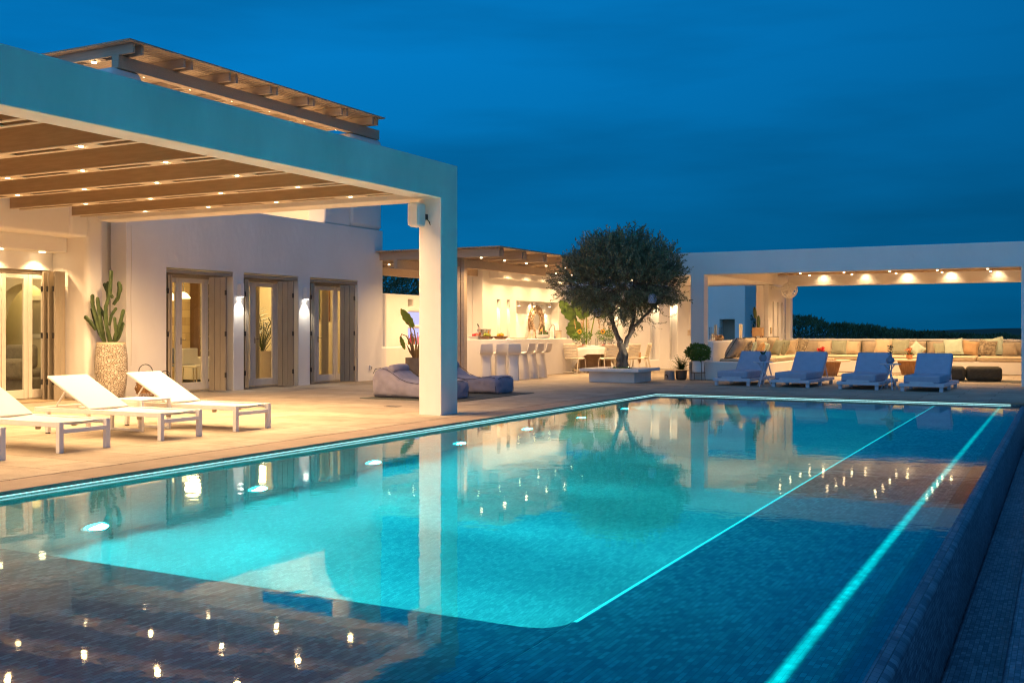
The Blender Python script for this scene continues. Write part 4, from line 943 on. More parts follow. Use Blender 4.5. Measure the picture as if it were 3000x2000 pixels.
# cushions and pillows
def pillow(name,c,w,h,th,mt,label,cat,M3,group=None,pinch=.10,piping=False):
    n=10; vs=[]; fs=[]
    for s in (1,-1):
        for j in range(n+1):
            for i in range(n+1):
                u=2*i/n-1; v=2*j/n-1
                e=(max(0,1-abs(u)**3.2)*max(0,1-abs(v)**3.2))**.55
                k=1-pinch*(1-abs(u)**1.0*1)*(abs(v)**4)*1.0; k2=1-pinch*(1-abs(v))*(abs(u)**4)
                vs.append((u*w/2*k2, s*th/2*e, v*h/2*k))
    m=(n+1)**2
    for s in (0,1):
        for j in range(n):
            for i in range(n):
                a=s*m+j*(n+1)+i; f=(a,a+1,a+n+2,a+n+1); fs.append(f if s else f[::-1])
    vs=[M3@Vector(v)+Vector(c) for v in vs]
    b=MB().add(vs,fs); t=thing(name,label,cat,c,group) if piping else None
    o=b.build(name if not piping else 'cover',mt,t,smooth=80)
    bm=bmesh.new(); bm.from_mesh(o.data); bmesh.ops.remove_doubles(bm,verts=bm.verts,dist=.0008); bm.to_mesh(o.data); bm.free()
    if piping:
        p=[]
        for k in range(4*n+1):
            q=k%(4*n); sd,i=divmod(q,n); u,v=[(2*i/n-1,-1),(1,2*i/n-1),(1-2*i/n,1),(-1,1-2*i/n)][sd]
            k1=1-pinch*(1-abs(u))*(abs(v)**4); k2=1-pinch*(1-abs(v))*(abs(u)**4); p.append(M3@Vector((u*w/2*k2,0,v*h/2*k1))+Vector(c))
        MB().tube(p,.010,5).build('piping',M_piping,t); return t
    return tag(o,label,cat,group)
def rot(rz,rx=0,ry=0): return (Matrix.Rotation(R(rz),3,'Z')@Matrix.Rotation(R(rx),3,'X')@Matrix.Rotation(R(ry),3,'Y'))
def slab(name,x0,x1,y0,y1,z0,z1,mt,label,group):
    t=thing(name,label,'cushion',((x0+x1)/2,(y0+y1)/2,z0),group)
    MB().box(x0,x1,y0,y1,z0,z1).build('cover',mt,t,bevel=.05,seg=4)
    MB().tube([(x0+.03,y0+.004,z1-.05),(x1-.03,y0+.004,z1-.05)],.008,5).tube([(x1-.004,y0+.03,z1-.05),(x1-.004,y1-.03,z1-.05)],.008,5).build('piping',M_piping,t)
# seat pads
sl=['long sand seat pad on the side bench behind the first blue lounger','middle sand seat pad of the side bench','sand seat pad at the inner corner of the side bench']
for k in range(3): slab('seat_pad',-7.98,-6.98,26.9+2.05*k,28.9+2.05*k,.402,.53,M_sand,sl[k],'seat pads of the lounge bench')
sl=['sand seat pad on the back bench behind the red flowers','sand seat pad of the back bench behind the third blue lounger','sand seat pad of the back bench behind the rightmost blue lounger','sand seat pad at the right end of the back bench']
for k in range(4): slab('seat_pad',-6.9+1.56*k,-5.37+1.56*k,32.93,34.3,.372,.515,M_sand,sl[k],'seat pads of the lounge bench')
# back cushions
bl=['beige back cushion at the left end of the back bench','second beige back cushion from the left on the back bench, behind the grey pillow','plain beige back cushion above the third blue lounger','beige back cushion behind the diamond-set mint pillow','plain beige back cushion behind the rightmost blue lounger','beige back cushion behind the two mint pillows on the right','last beige back cushion on the right end of the back bench']
for k in range(7):
    x=-7.1+.96*k
    pillow('back_cushion',(x,34.50,.715),.97,.46,.24,M_beige,bl[k],'cushion',rot(random.uniform(-3,3),-12),'beige back cushions',.03,True)
bl=['large boxy beige cushion with dark piping at the near end of the side bench','beige back cushion of the side bench behind the orange pillow','beige back cushion of the side bench left of the prickly pear','beige back cushion in the corner below the three slots']
for k,(y,h) in enumerate(((27.25,.62),(29.0,.55),(30.4,.55),(31.8,.55))):
    pillow('back_cushion',(-7.83 if k else -7.66,y,.80),1.2 if k else .75,h,.26,M_beige,bl[k],'cushion',rot(-90+random.uniform(-4,4),-16 if k else -32),'beige back cushions',.03,True)
PL=[(-7.55,28.1,.50,M_pattern,-70,-24,'brown patterned pillow beside the big piped cushion'),(-7.62,28.75,.48,M_mint,-62,-24,'pale mint pillow between the brown patterned and orange pillows'),(-7.6,29.7,.46,M_orange,-72,-24,'small orange pillow on the side bench below the hurricane glass'),(-7.62,30.25,.44,M_mint,-60,-20,'pale mint pillow just right of the orange pillow'),(-7.5,31.25,.52,M_sage,-48,-22,'large sage pillow leaning left of the pillar slots'),(-7.5,32.0,.52,M_sage,-52,-22,'second sage pillow overlapping its neighbour below the slots'),(-7.45,32.8,.50,M_sand,-40,-18,'pale sand pillow in the bench corner'),(-7.35,33.6,.54,M_pattern,-35,-22,'brown patterned pillow deep in the bench corner'),
 (-6.72,34.22,.46,M_sand,6,-16,'sand pillow left of the grey-green pillow behind the red flowers'),(-6.28,34.16,.48,M_sage,-3,-16,'square grey-green pillow right of the red flowers'),(-5.88,34.22,.46,M_sand,8,-16,'sand pillow right of the grey-green pillow'),(-4.97,34.2,.52,M_sand,-6,-18,'crumpled sand pillow behind the third blue lounger'),(-4.46,34.15,.52,M_sage,10,-16,'grey-green pillow leaning beside the diamond-set mint pillow'),(-3.98,34.10,.40,M_mint,4,-18,'mint pillow set on its corner like a diamond'),(-3.3,34.2,.42,M_sage,10,-18,'narrow sage pillow left of the wide mint pillow'),(-2.95,34.12,.54,M_mint,-5,-18,'wide mint pillow behind the rightmost blue lounger'),(-2.5,34.25,.48,M_orange,5,-18,'dull orange pillow right of the wide mint pillow'),(-2.02,34.08,.50,M_pattern,-4,-18,'brown leaf-patterned pillow near the right end of the bench'),(-1.86,34.24,.58,M_mint,4,-14,'large mint pillow behind the leaf-patterned pillow'),(-1.45,34.22,.42,M_beige,-3,-14,'small beige pillow at the right end of the bench')]
for i,(x,y,w,mt,rz,rx,lab) in enumerate(PL):
    ry=42 if 'diamond' in lab and 'set on' in lab else random.uniform(-9,9)
    pillow('throw_pillow',(x,y,.52+w*.46),w,w*.95,.17,mt,lab,'pillow',rot(rz,rx,ry),'throw pillows on the lounge bench',.12)
# things on the sill
sz=.991
t=thing('hurricane_glass','clear square glass candle vase on the sill of the side wall','vase',(-8.28,27.6,sz))
MB().grid('XYZ',[-8.41,-8.13],[27.42,27.7],[(-8.395,-8.145,27.435,27.685)],sz+.01,sz+.36).build('glass',M_glass,t); MB().box(-8.41,-8.13,27.42,27.7,sz,sz+.01).build('base',M_glass,t)
MB().tube([(-8.27,27.56,sz+.011),(-8.27,27.56,sz+.42)],.035,14).build('candle',M_candle,t)
t=tag(MB().tube([(-8.22,27.28,sz+.07),(-8.22,27.32,sz+.075),(-8.22,27.9,sz+.075),(-8.22,27.95,sz+.07)],[.05,.075,.08,.05],14).build('rolled_towel',M_towel,bevel=0),'rolled ochre towel lying on the sill in front of the square vase','towel')
for dy in (0,.13):
    t=tag(MB().lathe([(.035,0),(.04,.01),(.028,.10),(.018,.14),(.02,.19),(.014,.19),(0,.12)],(-8.2,27.02+dy,sz),12).build('oil_bottle',M_glass),'small clear glass bottle at the left end of the sill','bottle','small glass bottles on the sill')
t=tag(MB().lathe([(.035,0),(.045,.12),(.055,.44),(.045,.45),(0,.45)],(-8.26,30.0,sz),16).build('floor_candle',M_candle),'tall tapered white candle standing alone on the sill','candle')
t=thing('prickly_pear','prickly pear cactus in a square clay pot on the sill','plant',(-8.25,31.9,sz))
MB().box(-8.40,-8.10,31.75,32.05,sz+.10,sz+.36).build('pot',M_orange,t,bevel=.015)
st_=MB()
for a,b in ((-.12,-.12),(.12,-.12),(-.12,.12),(.12,.12)): st_.bar((-8.25+a,31.9+b,sz),(-8.25+a*.9,31.9+b*.9,sz+.10),.04)
st_.build('stand',M_wood,t)
c=MB(); c.ell((-8.24,31.9,sz+.52),(.05,.14,.21),14,10); c.ell((-8.30,31.72,sz+.80),(.045,.12,.20),14,10,Matrix.Rotation(R(28),3,'X')); c.build('pads',M_cactus,t)
# wall fan
t=thing('wall_fan','white caged fan on a curved arm on the lounge pillar','fan',(-8.0,33.0,2.6))
fc=Vector((-7.55,32.95,2.50)); ax=Vector((.55,-.75,-.36)).normalized(); ua=ax.cross(Vector((0,0,1))).normalized(); ub=ua.cross(ax)
g=MB()
for r_,o_ in ((.25,0),(.24,.06),(.24,-.06),(.17,.09),(.17,-.09),(.08,.10)): g.ring(fc+ax*o_,r_,ua,ub,.010,24,5)
for k in range(14):
    a=2*math.pi*k/14; d=ua*math.cos(a)+ub*math.sin(a); g.tube([fc+ax*.10+d*.04,fc+ax*.09+d*.17,fc+ax*.06+d*.24,fc+d*.25,fc-ax*.06+d*.24,fc-ax*.09+d*.17,fc-ax*.1+d*.05],.007,4)
g.build('cage',M_whitemetal,t)
MB().ell(fc-ax*.05,(.075,.075,.075),14,10).build('motor',M_whitemetal,t)
for k in range(3):
    a=2*math.pi*k/3+.4; d=ua*math.cos(a)+ub*math.sin(a); e=ax.cross(d)
    b=MB(); vs=[]
    for f,w in ((.05,.03),(.10,.075),(.16,.095),(.20,.07),(.22,.02)): vs += [fc+d*f-e*w+ax*.03,fc+d*f+e*w-ax*.02]
    b.add(vs,[(2*i,2*i+1,2*i+3,2*i+2) for i in range(4)]); b.build('blade',M_bowl,t,recalc=False,smooth=60)
MB().tube([(-8.099,32.95,2.60),(-8.0,32.95,2.63),(-7.85,32.97,2.58),(-7.72,33.0,2.60),tuple(fc-ax*.10)],.016,8).build('arm',M_whitemetal,t); MB().tube([(-8.099,32.95,2.60),(-8.08,32.95,2.60)],[.07,.07],16).build('mount',M_whitemetal,t)
# coffee tables, flowers, poufs
def ctable(x,y,lab,r,ph,rz):
    t=thing('coffee_table',lab,'table',(x,y,0)); s0,s1=.20,.30
    m=Matrix.Rotation(rz,3,'Z'); vs=[m@Vector((a*s0,b*s0*.8,0))+Vector((x,y,0)) for a,b in ((-1,-1),(1,-1),(1,1),(-1,1))]+[m@Vector((a*s1,b*s1*.8,0))+Vector((x,y,.40)) for a,b in ((-1,-1),(1,-1),(1,1),(-1,1))]
    MB().add(vs,[(0,3,2,1),(4,5,6,7),(0,1,5,4),(1,2,6,5),(2,3,7,6),(3,0,4,7)]).build('pedestal',M_wood,t,bevel=.012)
    MB().lathe([(r-.01,.40),(r,.41),(r,.435),(r-.01,.445)],(x,y,0),40).build('tabletop',M_sand,t); return t
ctable(-5.85,30.3,'round low table on a wooden pedestal with red flowers, behind the second blue lounger',.58,.4,R(20))
ctable(-3.9,32.0,'round low table on a tapered wooden pedestal, left of the rightmost blue lounger',.55,.4,R(-12))
ctable(-7.4+.9,33.35-1.4,'small low wooden table in the inner corner of the lounge benches',.34,.4,R(10))
def potflower(x,y,z,mp,mf,lab,n,h):
    t=thing('flower_pot',lab,'flowers',(x,y,z)); MB().lathe([(.05,0),(.08,.02),(.09,.13),(.08,.13),(.07,.03),(0,.1)],(x,y,z),18).build('pot',mp,t)
    l=MB(); f=MB(); rnd=random.Random(n)
    for k in range(60): l.leaf((x+rnd.gauss(0,.03),y+rnd.gauss(0,.03),z+.12+rnd.random()*h*.6),(rnd.gauss(0,1),rnd.gauss(0,1),.7),(rnd.gauss(0,1),0,1),.08,.03)
    for k in range(n):
        c=Vector((x+rnd.gauss(0,.055),y+rnd.gauss(0,.055),z+.12+h*(.55+.4*rnd.random())))
        f.tube([(x,y,z+.11),c],.004,4)
        for q in range(7): f.leaf(c,(rnd.gauss(0,1),rnd.gauss(0,1),rnd.gauss(.2,.7)),(rnd.gauss(0,1),rnd.gauss(0,1),1),.045,.035)
    l.build('leaves',M_leafgreen,t,recalc=False); f.build('petals',mf,t,recalc=False)
potflower(-6.02,30.15,.446,M_greyclay,M_red,'bunch of bright red flowers on the low table behind the second blue lounger',26,.22)
potflower(-3.92,31.9,.446,M_terracotta,mat('salmon_petal',(.62,.24,.12),.6,var=.2,vscale=30),'salmon flowers in a terracotta pot on the low table behind the third blue lounger',20,.22)
t=thing('candle_tray','small tray of candles on the low table beside the red flowers','tray',(-5.75,30.1,.446)); MB().lathe([(.14,0),(.16,.02),(.15,.02),(.13,.006),(0,.006)],(-5.75,30.1,.446),22).build('tray',M_wood,t)
for dx,dy in ((-.05,0),(.05,.03),(.0,-.06)): MB().tube([(-5.75+dx,30.1+dy,.453),(-5.75+dx,30.1+dy,.50)],.028,10).build('candle',M_candle,t)
for (x,y,lab) in ((-1.80,28.85,'square dark olive pouf standing free on the mat under the lounge lintel'),(-2.62,28.7,'square dark olive pouf half hidden behind the rightmost blue lounger')):
    t=thing('pouf',lab,'pouf',(x,y,.012),'dark poufs on the lounge mat')
    MB().obox((x,y,.19),(.82,.70,.35),R(6)).build('cover',M_pouf,t,bevel=.09,seg=5)
    m=Matrix.Rotation(R(6),3,'Z'); MB().tube([m@Vector(p)+Vector((x,y,.36)) for p in ((-.35,-.31,-.03),(.35,-.31,-.03),(.35,.29,-.03),(-.35,.29,-.03),(-.35,-.31,-.03))],.007,5).build('seam',M_dark,t)
tag(MB().box(-2.9,-.95,28.15,29.4,.002,.010).build('floor_mat',M_rug,smooth=0),'thin dark mat under the two poufs','mat')

# ------------------------------------------------------------------ blue cushioned loungers at the far end
def farlounger():
    t=thing('cushioned_lounger','x','sun lounger',(0,0,0))            # foot at -Y, origin at foot middle
    b=MB()
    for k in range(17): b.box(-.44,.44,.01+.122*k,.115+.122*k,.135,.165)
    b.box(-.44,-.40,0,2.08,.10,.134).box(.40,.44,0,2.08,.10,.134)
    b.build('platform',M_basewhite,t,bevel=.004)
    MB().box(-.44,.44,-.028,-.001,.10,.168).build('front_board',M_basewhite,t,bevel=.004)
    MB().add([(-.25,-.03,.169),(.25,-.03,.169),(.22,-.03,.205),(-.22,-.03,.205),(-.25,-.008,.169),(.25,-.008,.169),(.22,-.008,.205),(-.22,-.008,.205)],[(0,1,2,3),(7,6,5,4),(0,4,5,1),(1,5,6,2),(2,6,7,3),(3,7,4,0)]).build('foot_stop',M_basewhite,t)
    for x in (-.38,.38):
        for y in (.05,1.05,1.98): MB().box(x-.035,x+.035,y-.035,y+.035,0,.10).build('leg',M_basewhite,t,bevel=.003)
    MB().box(-.36,.36,.02,1.33,.168,.33).build('seat_cushion',M_cushblue,t,bevel=.035,seg=4)
    m=Matrix.Translation((0,1.34,.20))@Matrix.Rotation(R(46),4,'X')
    vs=[m@Vector(p) for p in ((-.37,0,0),(.37,0,0),(.37,.67,0),(-.37,.67,0),(-.37,0,.14),(.37,0,.14),(.37,.67,.14),(-.37,.67,.14))]
    MB().add(vs,[(0,3,2,1),(4,5,6,7),(0,1,5,4),(1,2,6,5),(2,3,7,6),(3,0,4,7)]).build('back_cushion',M_cushblue,t,bevel=.035,seg=4)
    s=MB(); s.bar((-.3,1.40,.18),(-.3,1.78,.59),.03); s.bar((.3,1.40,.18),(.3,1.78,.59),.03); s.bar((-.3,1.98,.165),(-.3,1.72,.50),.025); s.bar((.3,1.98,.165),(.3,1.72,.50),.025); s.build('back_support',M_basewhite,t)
    return t
fl=farlounger()
FL=[(-6.78,23.85,R(-4),'leftmost blue-grey cushioned lounger beyond the far pool end'),(-5.42,23.72,R(-4),'second blue-grey cushioned lounger from the left beyond the pool'),(-3.93,23.50,R(-3),'third blue-grey cushioned lounger, left of the second side table'),(-2.63,23.30,R(-3),'rightmost blue-grey cushioned lounger in front of the dark poufs')]
for i,(x,y,a,lab) in enumerate(FL): place(fl,i==0,(x,y,0),a,lab,'cushioned loungers beyond the far pool end')
def sidetable(x,y,lab,rz):
    t=thing('tripod_table',lab,'side table',(x,y,0),'tripod tables between the blue loungers')
    MB().lathe([(.21,.535),(.22,.54),(.22,.552),(.21,.556)],(x,y,0),28).build('tabletop',M_basewhite,t)
    for k in range(3):
        a=rz+2*math.pi*k/3; b=a+math.pi*.85
        MB().tube([(x+.20*math.cos(a),y+.20*math.sin(a),0),(x+.03*math.cos(a+.5),y+.03*math.sin(a+.5),.33),(x+.12*math.cos(b),y+.12*math.sin(b),.535)],.013,8).build('leg',M_basewhite,t)
sidetable(-6.08,23.95,'white tripod table with a cactus pot between the two left blue loungers',R(20)); sidetable(-3.32,23.85,'white tripod table with a flower vase between the two right blue loungers',R(50))
t=thing('cactus_pot','blue-grey round pot with a spiky plant on the left tripod table','plant',(-6.08,23.95,.557)); MB().lathe([(.05,0),(.085,.05),(.09,.10),(.06,.16),(.05,.16),(.07,.1),(0,.1)],(-6.08,23.95,.557),18).build('pot',M_fig,t)
l=MB()
for k in range(16):
    a=k*2.4; l.leaf((-6.08,23.95,.70),(math.cos(a)*.7,math.sin(a)*.7,1),(math.sin(a),-math.cos(a),0),random.uniform(.10,.17),.035)
l.build('leaves',M_cactus,t,recalc=False)
t=thing('bud_vase','small round vase with dark flowers on the right tripod table','vase',(-3.32,23.85,.557)); MB().lathe([(.05,0),(.09,.05),(.085,.10),(.03,.15),(.035,.17),(.02,.16),(0,.1)],(-3.32,23.85,.557),18).build('vase',M_fig,t)
l=MB()
for k in range(24):
    a=k*2.4; l.leaf((-3.32+.02*math.cos(a),23.85,.74+.008*k),(math.cos(a),math.sin(a),.6),(0,0,1),.08,.035)
l.tube([(-3.32,23.85,.66),(-3.31,23.85,.9)],.006,5); l.build('flowers',M_leafdark,t,recalc=False)

# ------------------------------------------------------------------ white sling loungers on the near terrace
def slinglounger():
    t=thing('sling_lounger','x','sun lounger',(0,0,0))               # foot end at +X, origin on the ground at the foot end, width along Y 0..0.66
    f=MB(); W=.66; Lh=2.14
    f.box(-Lh,-.051,0,.045,.265,.32).box(-Lh,-.051,W-.045,W,.265,.32).box(-Lh,-Lh+.05,.046,W-.046,.265,.32).box(-.05,0,.056,W-.056,.20,.245)
    f.build('frame',M_whitemetal,t,bevel=.004)
    for (x,y) in ((0,0),(0,W-.055)): MB().box(x-.055,x,y,y+.055,0,.322).build('leg',M_whitemetal,t,bevel=.004)
    for (x,y) in ((-1.9,.0),(-1.9,W-.05)): MB().box(x-.05,x,y+.001,y+.05,.012,.264).build('leg',M_whitemetal,t,bevel=.004); 
    for (x,y) in ((-1.9,.0),(-1.9,W-.05)): MB().box(x-.045,x-.005,y+.005,y+.045,0,.0115).build('foot_pad',M_dark,t)
    s=MB(); vs=[]; n=12
    for i in range(n+1):
        x=-1.20+(1.20-.06)*i/n; z=.315-.012*math.sin(math.pi*i/n)
        for y,dz in ((.046,.0),(W*.5,-.012),(W-.046,0)): vs.append((x,y,z+dz))
    fs=[]
    for i in range(n):
        for k in range(2): fs.append((3*i+k,3*i+3+k,3*i+4+k,3*i+1+k))
    s.add(vs,fs); s.add([(x,y,z-.012) for x,y,z in vs],[f[::-1] for f in fs]); s.build('seat_sling',M_sling,t,smooth=60)
    MB().tube([(-.06,.05,.30),(-.10,W*.5,.285),(-.06,W-.05,.30)],.012,8).build('sling_bar',M_whitemetal,t)
    m=Matrix.Translation((-1.20,0,.318))@Matrix.Rotation(R(27),4,'Y')
    b=MB(); b.add([m@Vector(p) for p in ((0,.03,-.018),(-.84,.03,-.018),(-.84,W-.03,-.018),(0,W-.03,-.018),(0,.03,.012),(-.84,.03,.012),(-.84,W-.03,.012),(0,W-.03,.012))],[(0,1,2,3),(7,6,5,4),(0,4,5,1),(1,5,6,2),(2,6,7,3),(3,7,4,0)])
    b.build('backrest',M_sling,t,bevel=.01,seg=3)
    MB().tube([m@Vector((-.5,.06,-.02)),(-1.86,.06,.285)],.011,8).tube([m@Vector((-.5,W-.06,-.02)),(-1.86,W-.06,.285)],.011,8).tube([(-1.86,.05,.285),(-1.86,W-.05,.285)],.011,8).build('back_prop',M_whitemetal,t)
    for y in (.10,W-.10): MB().tube([(-.45,y,.262),(-.45,y,.225)],[.028,.028],10).build('fitting',M_sand,t)
    return t
sl_=slinglounger()
for i,(y,lab) in enumerate(((8.88,'white sling lounger whose raised back overlaps the stone cactus pot'),(10.12,'white sling lounger nearest the shuttered doors, beside the small white table'),(7.5,'white sling lounger whose head end is cut off by the left side of the picture'),(6.22,'white sling lounger of which only one leg shows at the left side of the picture'))):
    place(sl_,i==0,(-9.18,y,0),0,lab,'white sling loungers on the near terrace')
t=thing('side_table','small square white metal table between the two whole white loungers','side table',(-10.4,9.8,0))
MB().box(-10.78,-10.22,9.57,10.06,.375,.40).build('tabletop',M_whitemetal,t,bevel=.006)
for x,y in ((-10.78,9.57),(-10.26,9.57),(-10.78,10.02),(-10.26,10.02)): MB().box(x,x+.04,y,y+.04,.0,.374).build('leg',M_whitemetal,t,bevel=.003)
MB().box(-10.74,-10.26,9.575,9.605,.005,.035).box(-10.74,-10.26,10.025,10.055,.005,.035).build('base_rail',M_whitemetal,t)
tag(MB().box(-10.30,-10.25,9.80,9.86,.4005,.403).build('maker_plate',M_steel),'tiny metal plate on the small white table','plate')

# beanbags, rug
def beanbag(X0,Yc,lab,ang,head=True):
    t=thing('beanbag_lounger',lab,'beanbag',(X0,Yc,.012),'lilac grey beanbag loungers by the pillar')
    prof=[(0,.30,.30),(.03,.46,.36),(.10,.555,.385),(.22,.575,.39),(.36,.55,.39),(.50,.47,.385),(.64,.375,.38),(.80,.315,.375),(1.0,.29,.375),(1.2,.30,.38),(1.4,.335,.385),(1.58,.352,.385),(1.69,.33,.37),(1.75,.22,.30)]
    n=22; vs=[]; m=Matrix.Rotation(ang,3,'Z')
    for x,h,w in prof:
        for k in range(n):
            a=2*math.pi*k/n; e=.42; c_=math.copysign(abs(math.cos(a))**e,math.cos(a)); s_=math.copysign(abs(math.sin(a))**e,math.sin(a))
            wob=1+.018*math.sin(7*x+3*a)+.012*math.sin(13*x-5*a)
            q=m@Vector((x,w*c_*wob,0)); vs.append((X0+q.x,Yc+q.y,.012+h/2+h/2*s_*(wob if s_>0 else 1)))
    fs=[]
    for j in range(len(prof)-1):
        for k in range(n): fs.append((j*n+k,j*n+(k+1)%n,(j+1)*n+(k+1)%n,(j+1)*n+k))
    fs.append(tuple(range(n-1,-1,-1))); fs.append(tuple((len(prof)-1)*n+k for k in range(n)))
    o=MB().add(vs,fs).build('bag',M_beanbag,t,smooth=80)
    sb=o.modifiers.new('sub','SUBSURF'); sb.levels=2; sb.render_levels=2
    if 'bag_wrinkles' not in bpy.data.textures:
        tx=bpy.data.textures.new('bag_wrinkles','CLOUDS'); tx.noise_scale=.16; tx.noise_depth=2
    dm=o.modifiers.new('wrinkle','DISPLACE'); dm.texture=bpy.data.textures['bag_wrinkles']; dm.strength=.055; dm.mid_level=.5; dm.texture_coords='LOCAL'
    for sd in (-1,1):
        p=[]
        for x,h,w in prof[1:-1]:
            q=m@Vector((x,sd*w*.94,0)); p.append((X0+q.x,Yc+q.y,.012+h*.955))
        MB().tube(p,.006,5).build('seam',M_seam,t)
    p=[]
    for k in range(9):
        a=math.pi*k/8; q=m@Vector((1.70,.36*math.cos(a)**1 ,0)); p.append((X0+q.x,Yc+q.y,.012+.03+.30*math.sin(a)**.5))
    MB().tube(p,.006,5).build('seam',M_seam,t)
    if head:
        q0=m@Vector((.40,-.30,0)); q1=m@Vector((.36,.30,0)); a0=Vector((X0+q0.x,Yc+q0.y,.535)); a1=Vector((X0+q1.x,Yc+q1.y,.545))
        MB().tube([a0,a0.lerp(a1,.06),a0.lerp(a1,.5),a0.lerp(a1,.94),a1],[.05,.085,.095,.085,.05],16).build('headrest',M_beanbag,t,smooth=80)
beanbag(-11.56,16.76,'front lilac grey beanbag lounger with a rolled headrest, left of the pillar',R(0)); beanbag(-11.62,18.75,'rear lilac grey beanbag lounger whose foot shows right of the pillar',R(-3))
tag(MB().box(-11.62,-9.5,16.12,19.15,.001,.011).build('rug',M_rug,smooth=0),'thin dark green rug under the two beanbag loungers','rug')

# ------------------------------------------------------------------ plants in pots
RT=Vector((math.cos(R(27.59)),math.sin(R(27.59)),0)); FW=Vector((-RT.y,RT.x,0))
pc=Vector((-15.24,13.56,0))
t=thing('cactus_planter','tall rounded planter clad in stone slivers holding a branching cactus','plant',tuple(pc))
MB().lathe([(.19,0),(.21,.02),(.26,.28),(.285,.55),(.28,.80),(.255,.99),(.245,1.05),(.225,1.05),(.22,.98),(0,.98)],pc,40).build('pot',M_stonepot,t)
MB().lathe([(.252,.985),(.249,1.055),(.222,1.056),(.22,1.0)],pc,40).build('rim',M_sand,t)
MB().lathe([(.215,.985),(0,1.0)],pc,24).build('soil',M_soil,t)
ST=[[(800,995),(772,860),(768,720),(800,620),(808,470)],[(798,700),(832,650),(842,590),(838,545)],[(745,985),(690,880),(660,800),(640,735)],[(752,985),(720,900),(690,780),(668,700),(668,640)],[(748,985),(735,880),(712,740),(702,660)],[(796,650),(760,610),(735,555)],[(800,990),(822,900),(850,820),(868,745)],[(806,990),(842,920),(863,835)],[(775,850),(790,775),(822,730)],[(690,880),(650,820),(618,790)],[(742,800),(712,750),(688,715)],[(836,640),(852,590),(848,560)],[(780,990),(765,900),(745,800),(752,735)],[(768,700),(765,600),(768,545)],[(820,960),(832,900),(826,800)]]
cb=MB()
def ribtube(mb,pts,r,n=8):
    P=[Vector(p) for p in pts]; Q=[]
    for i in range(len(P)-1):
        for k in range(4): Q.append(P[i].lerp(P[i+1],k/4))
    Q.append(P[-1]); d=(Q[-1]-Q[-2]).normalized(); Q += [Q[-1]+d*r*.5,Q[-1]+d*r*.8]
    rr=[r*(.75+.25*min(1,i/3)+.06*math.sin(i*2.5)) for i in range(len(Q)-2)]+[r*.75,r*.15]
    i0=len(mb.v); mb.tube(Q,rr,n)
    for j in range(len(Q)):
        for k in range(1,n,2):
            v=Vector(mb.v[i0+j*n+k]); mb.v[i0+j*n+k]=tuple(Q[j].lerp(v,.5))
for i,s in enumerate(ST):
    dy=random.uniform(-.12,.12)
    ribtube(cb,[pc+RT*((x-790)*.0025)+FW*dy*min(1,(995-y)/150)+Vector((0,0,1.0+(990-y)*.00252)) for x,y in s],.044 if i in(0,3,4,6,12) else .037)
cb.build('stems',M_cactus,t,smooth=20)
# wicker lanterns
def wick(x,y,s,lab):
    t=thing('wicker_lantern',lab,'lantern',(x,y,0),'wicker lanterns by the house wall')
    b=MB(); n=34
    for k in range(n):
        a=2*math.pi*k/n; b.tube([(x+.12*s*math.cos(a),y+.12*s*math.sin(a),.01),(x+.19*s*math.cos(a+.06),y+.19*s*math.sin(a+.06),.2*s),(x+.11*s*math.cos(a+.12),y+.11*s*math.sin(a+.12),.40*s)],.006,4)
    for r,z in ((.12,.012),(.17,.12),(.19,.2),(.17,.3),(.11,.40)): b.ring((x,y,z*s if z>.02 else z),r*s,(1,0,0),(0,1,0),.007,24,5)
    b.build('basket',M_wicker,t); MB().lathe([(.15*s,.13*s),(.15*s,.30*s),(.09*s,.38*s),(0,.385*s)],(x,y,0),20).build('liner',M_wicker,t)
    MB().ring((x,y,.40*s+.115*s),.125*s,tuple(RT),(0,0,1),.008,26,6,R(-65),R(245)).build('handle',M_dark,t)
wick(-15.02,14.16,1.0,'wicker lantern with a tall dark ring handle behind the far white lounger'); wick(-15.10,14.72,.78,'smaller wicker lantern with a ring handle at the left shutter')
# bird of paradise in a concrete pot
pc=Vector((-14.74,23.10,0))
t=thing('bird_of_paradise','bird-of-paradise plant with one big upright leaf in a grey-brown tub left of the pillar','plant',tuple(pc))
MB().lathe([(.24,0),(.30,.05),(.37,.25),(.385,.40),(.385,.565),(.36,.565),(.355,.5),(0,.5)],pc,36).build('pot',M_concrete,t); MB().lathe([(.35,.505),(0,.515)],pc,20).build('soil',M_soil,t)
def pp(x,y,dy=0): return pc+RT*((x-525)*.00268)+FW*dy+Vector((0,0,.52+(1210-y)*.00268))
sk=MB(); sk2=MB(); lf=MB()
for k,(bx,pts) in enumerate(((480,[(480,1205),(490,1050),(470,930),(455,905)]),(470,[(470,1205),(450,1050),(430,900),(405,850)]),(455,[(462,1205),(430,1060),(390,985),(345,968),(333,1000)]),(505,[(505,1205),(525,1060),(575,930),(620,860)]),(500,[(500,1205),(535,1090),(600,1000)]),(495,[(490,1205),(500,1100),(512,1040)]))):
    sk.tube([pp(x,y,.05*(k-2)) for x,y in pts],[.030,.022]+[.014]*(len(pts)-2),7)
for k in range(14):
    a=random.uniform(-.6,.6); sk2.leaf(pp(random.uniform(460,520),1205,random.uniform(-.08,.08)),RT*a+Vector((0,0,1)),FW,random.uniform(.25,.48),.06)
big_leaf(lf,pp(462,900,0),pp(335,722,.02),.24,.0,(-.3,-1,.5)); big_leaf(lf,pp(333,990,0),pp(378,1120,.0),.13,.0,(0,-1,.3)); big_leaf(lf,pp(620,860),pp(760,700),.24,.02,(0,-1,.4)); big_leaf(lf,pp(600,1000),pp(700,880),.2,.02,(0,-1,.4)); big_leaf(lf,pp(412,870),pp(396,800),.06,0,(0,-1,0))
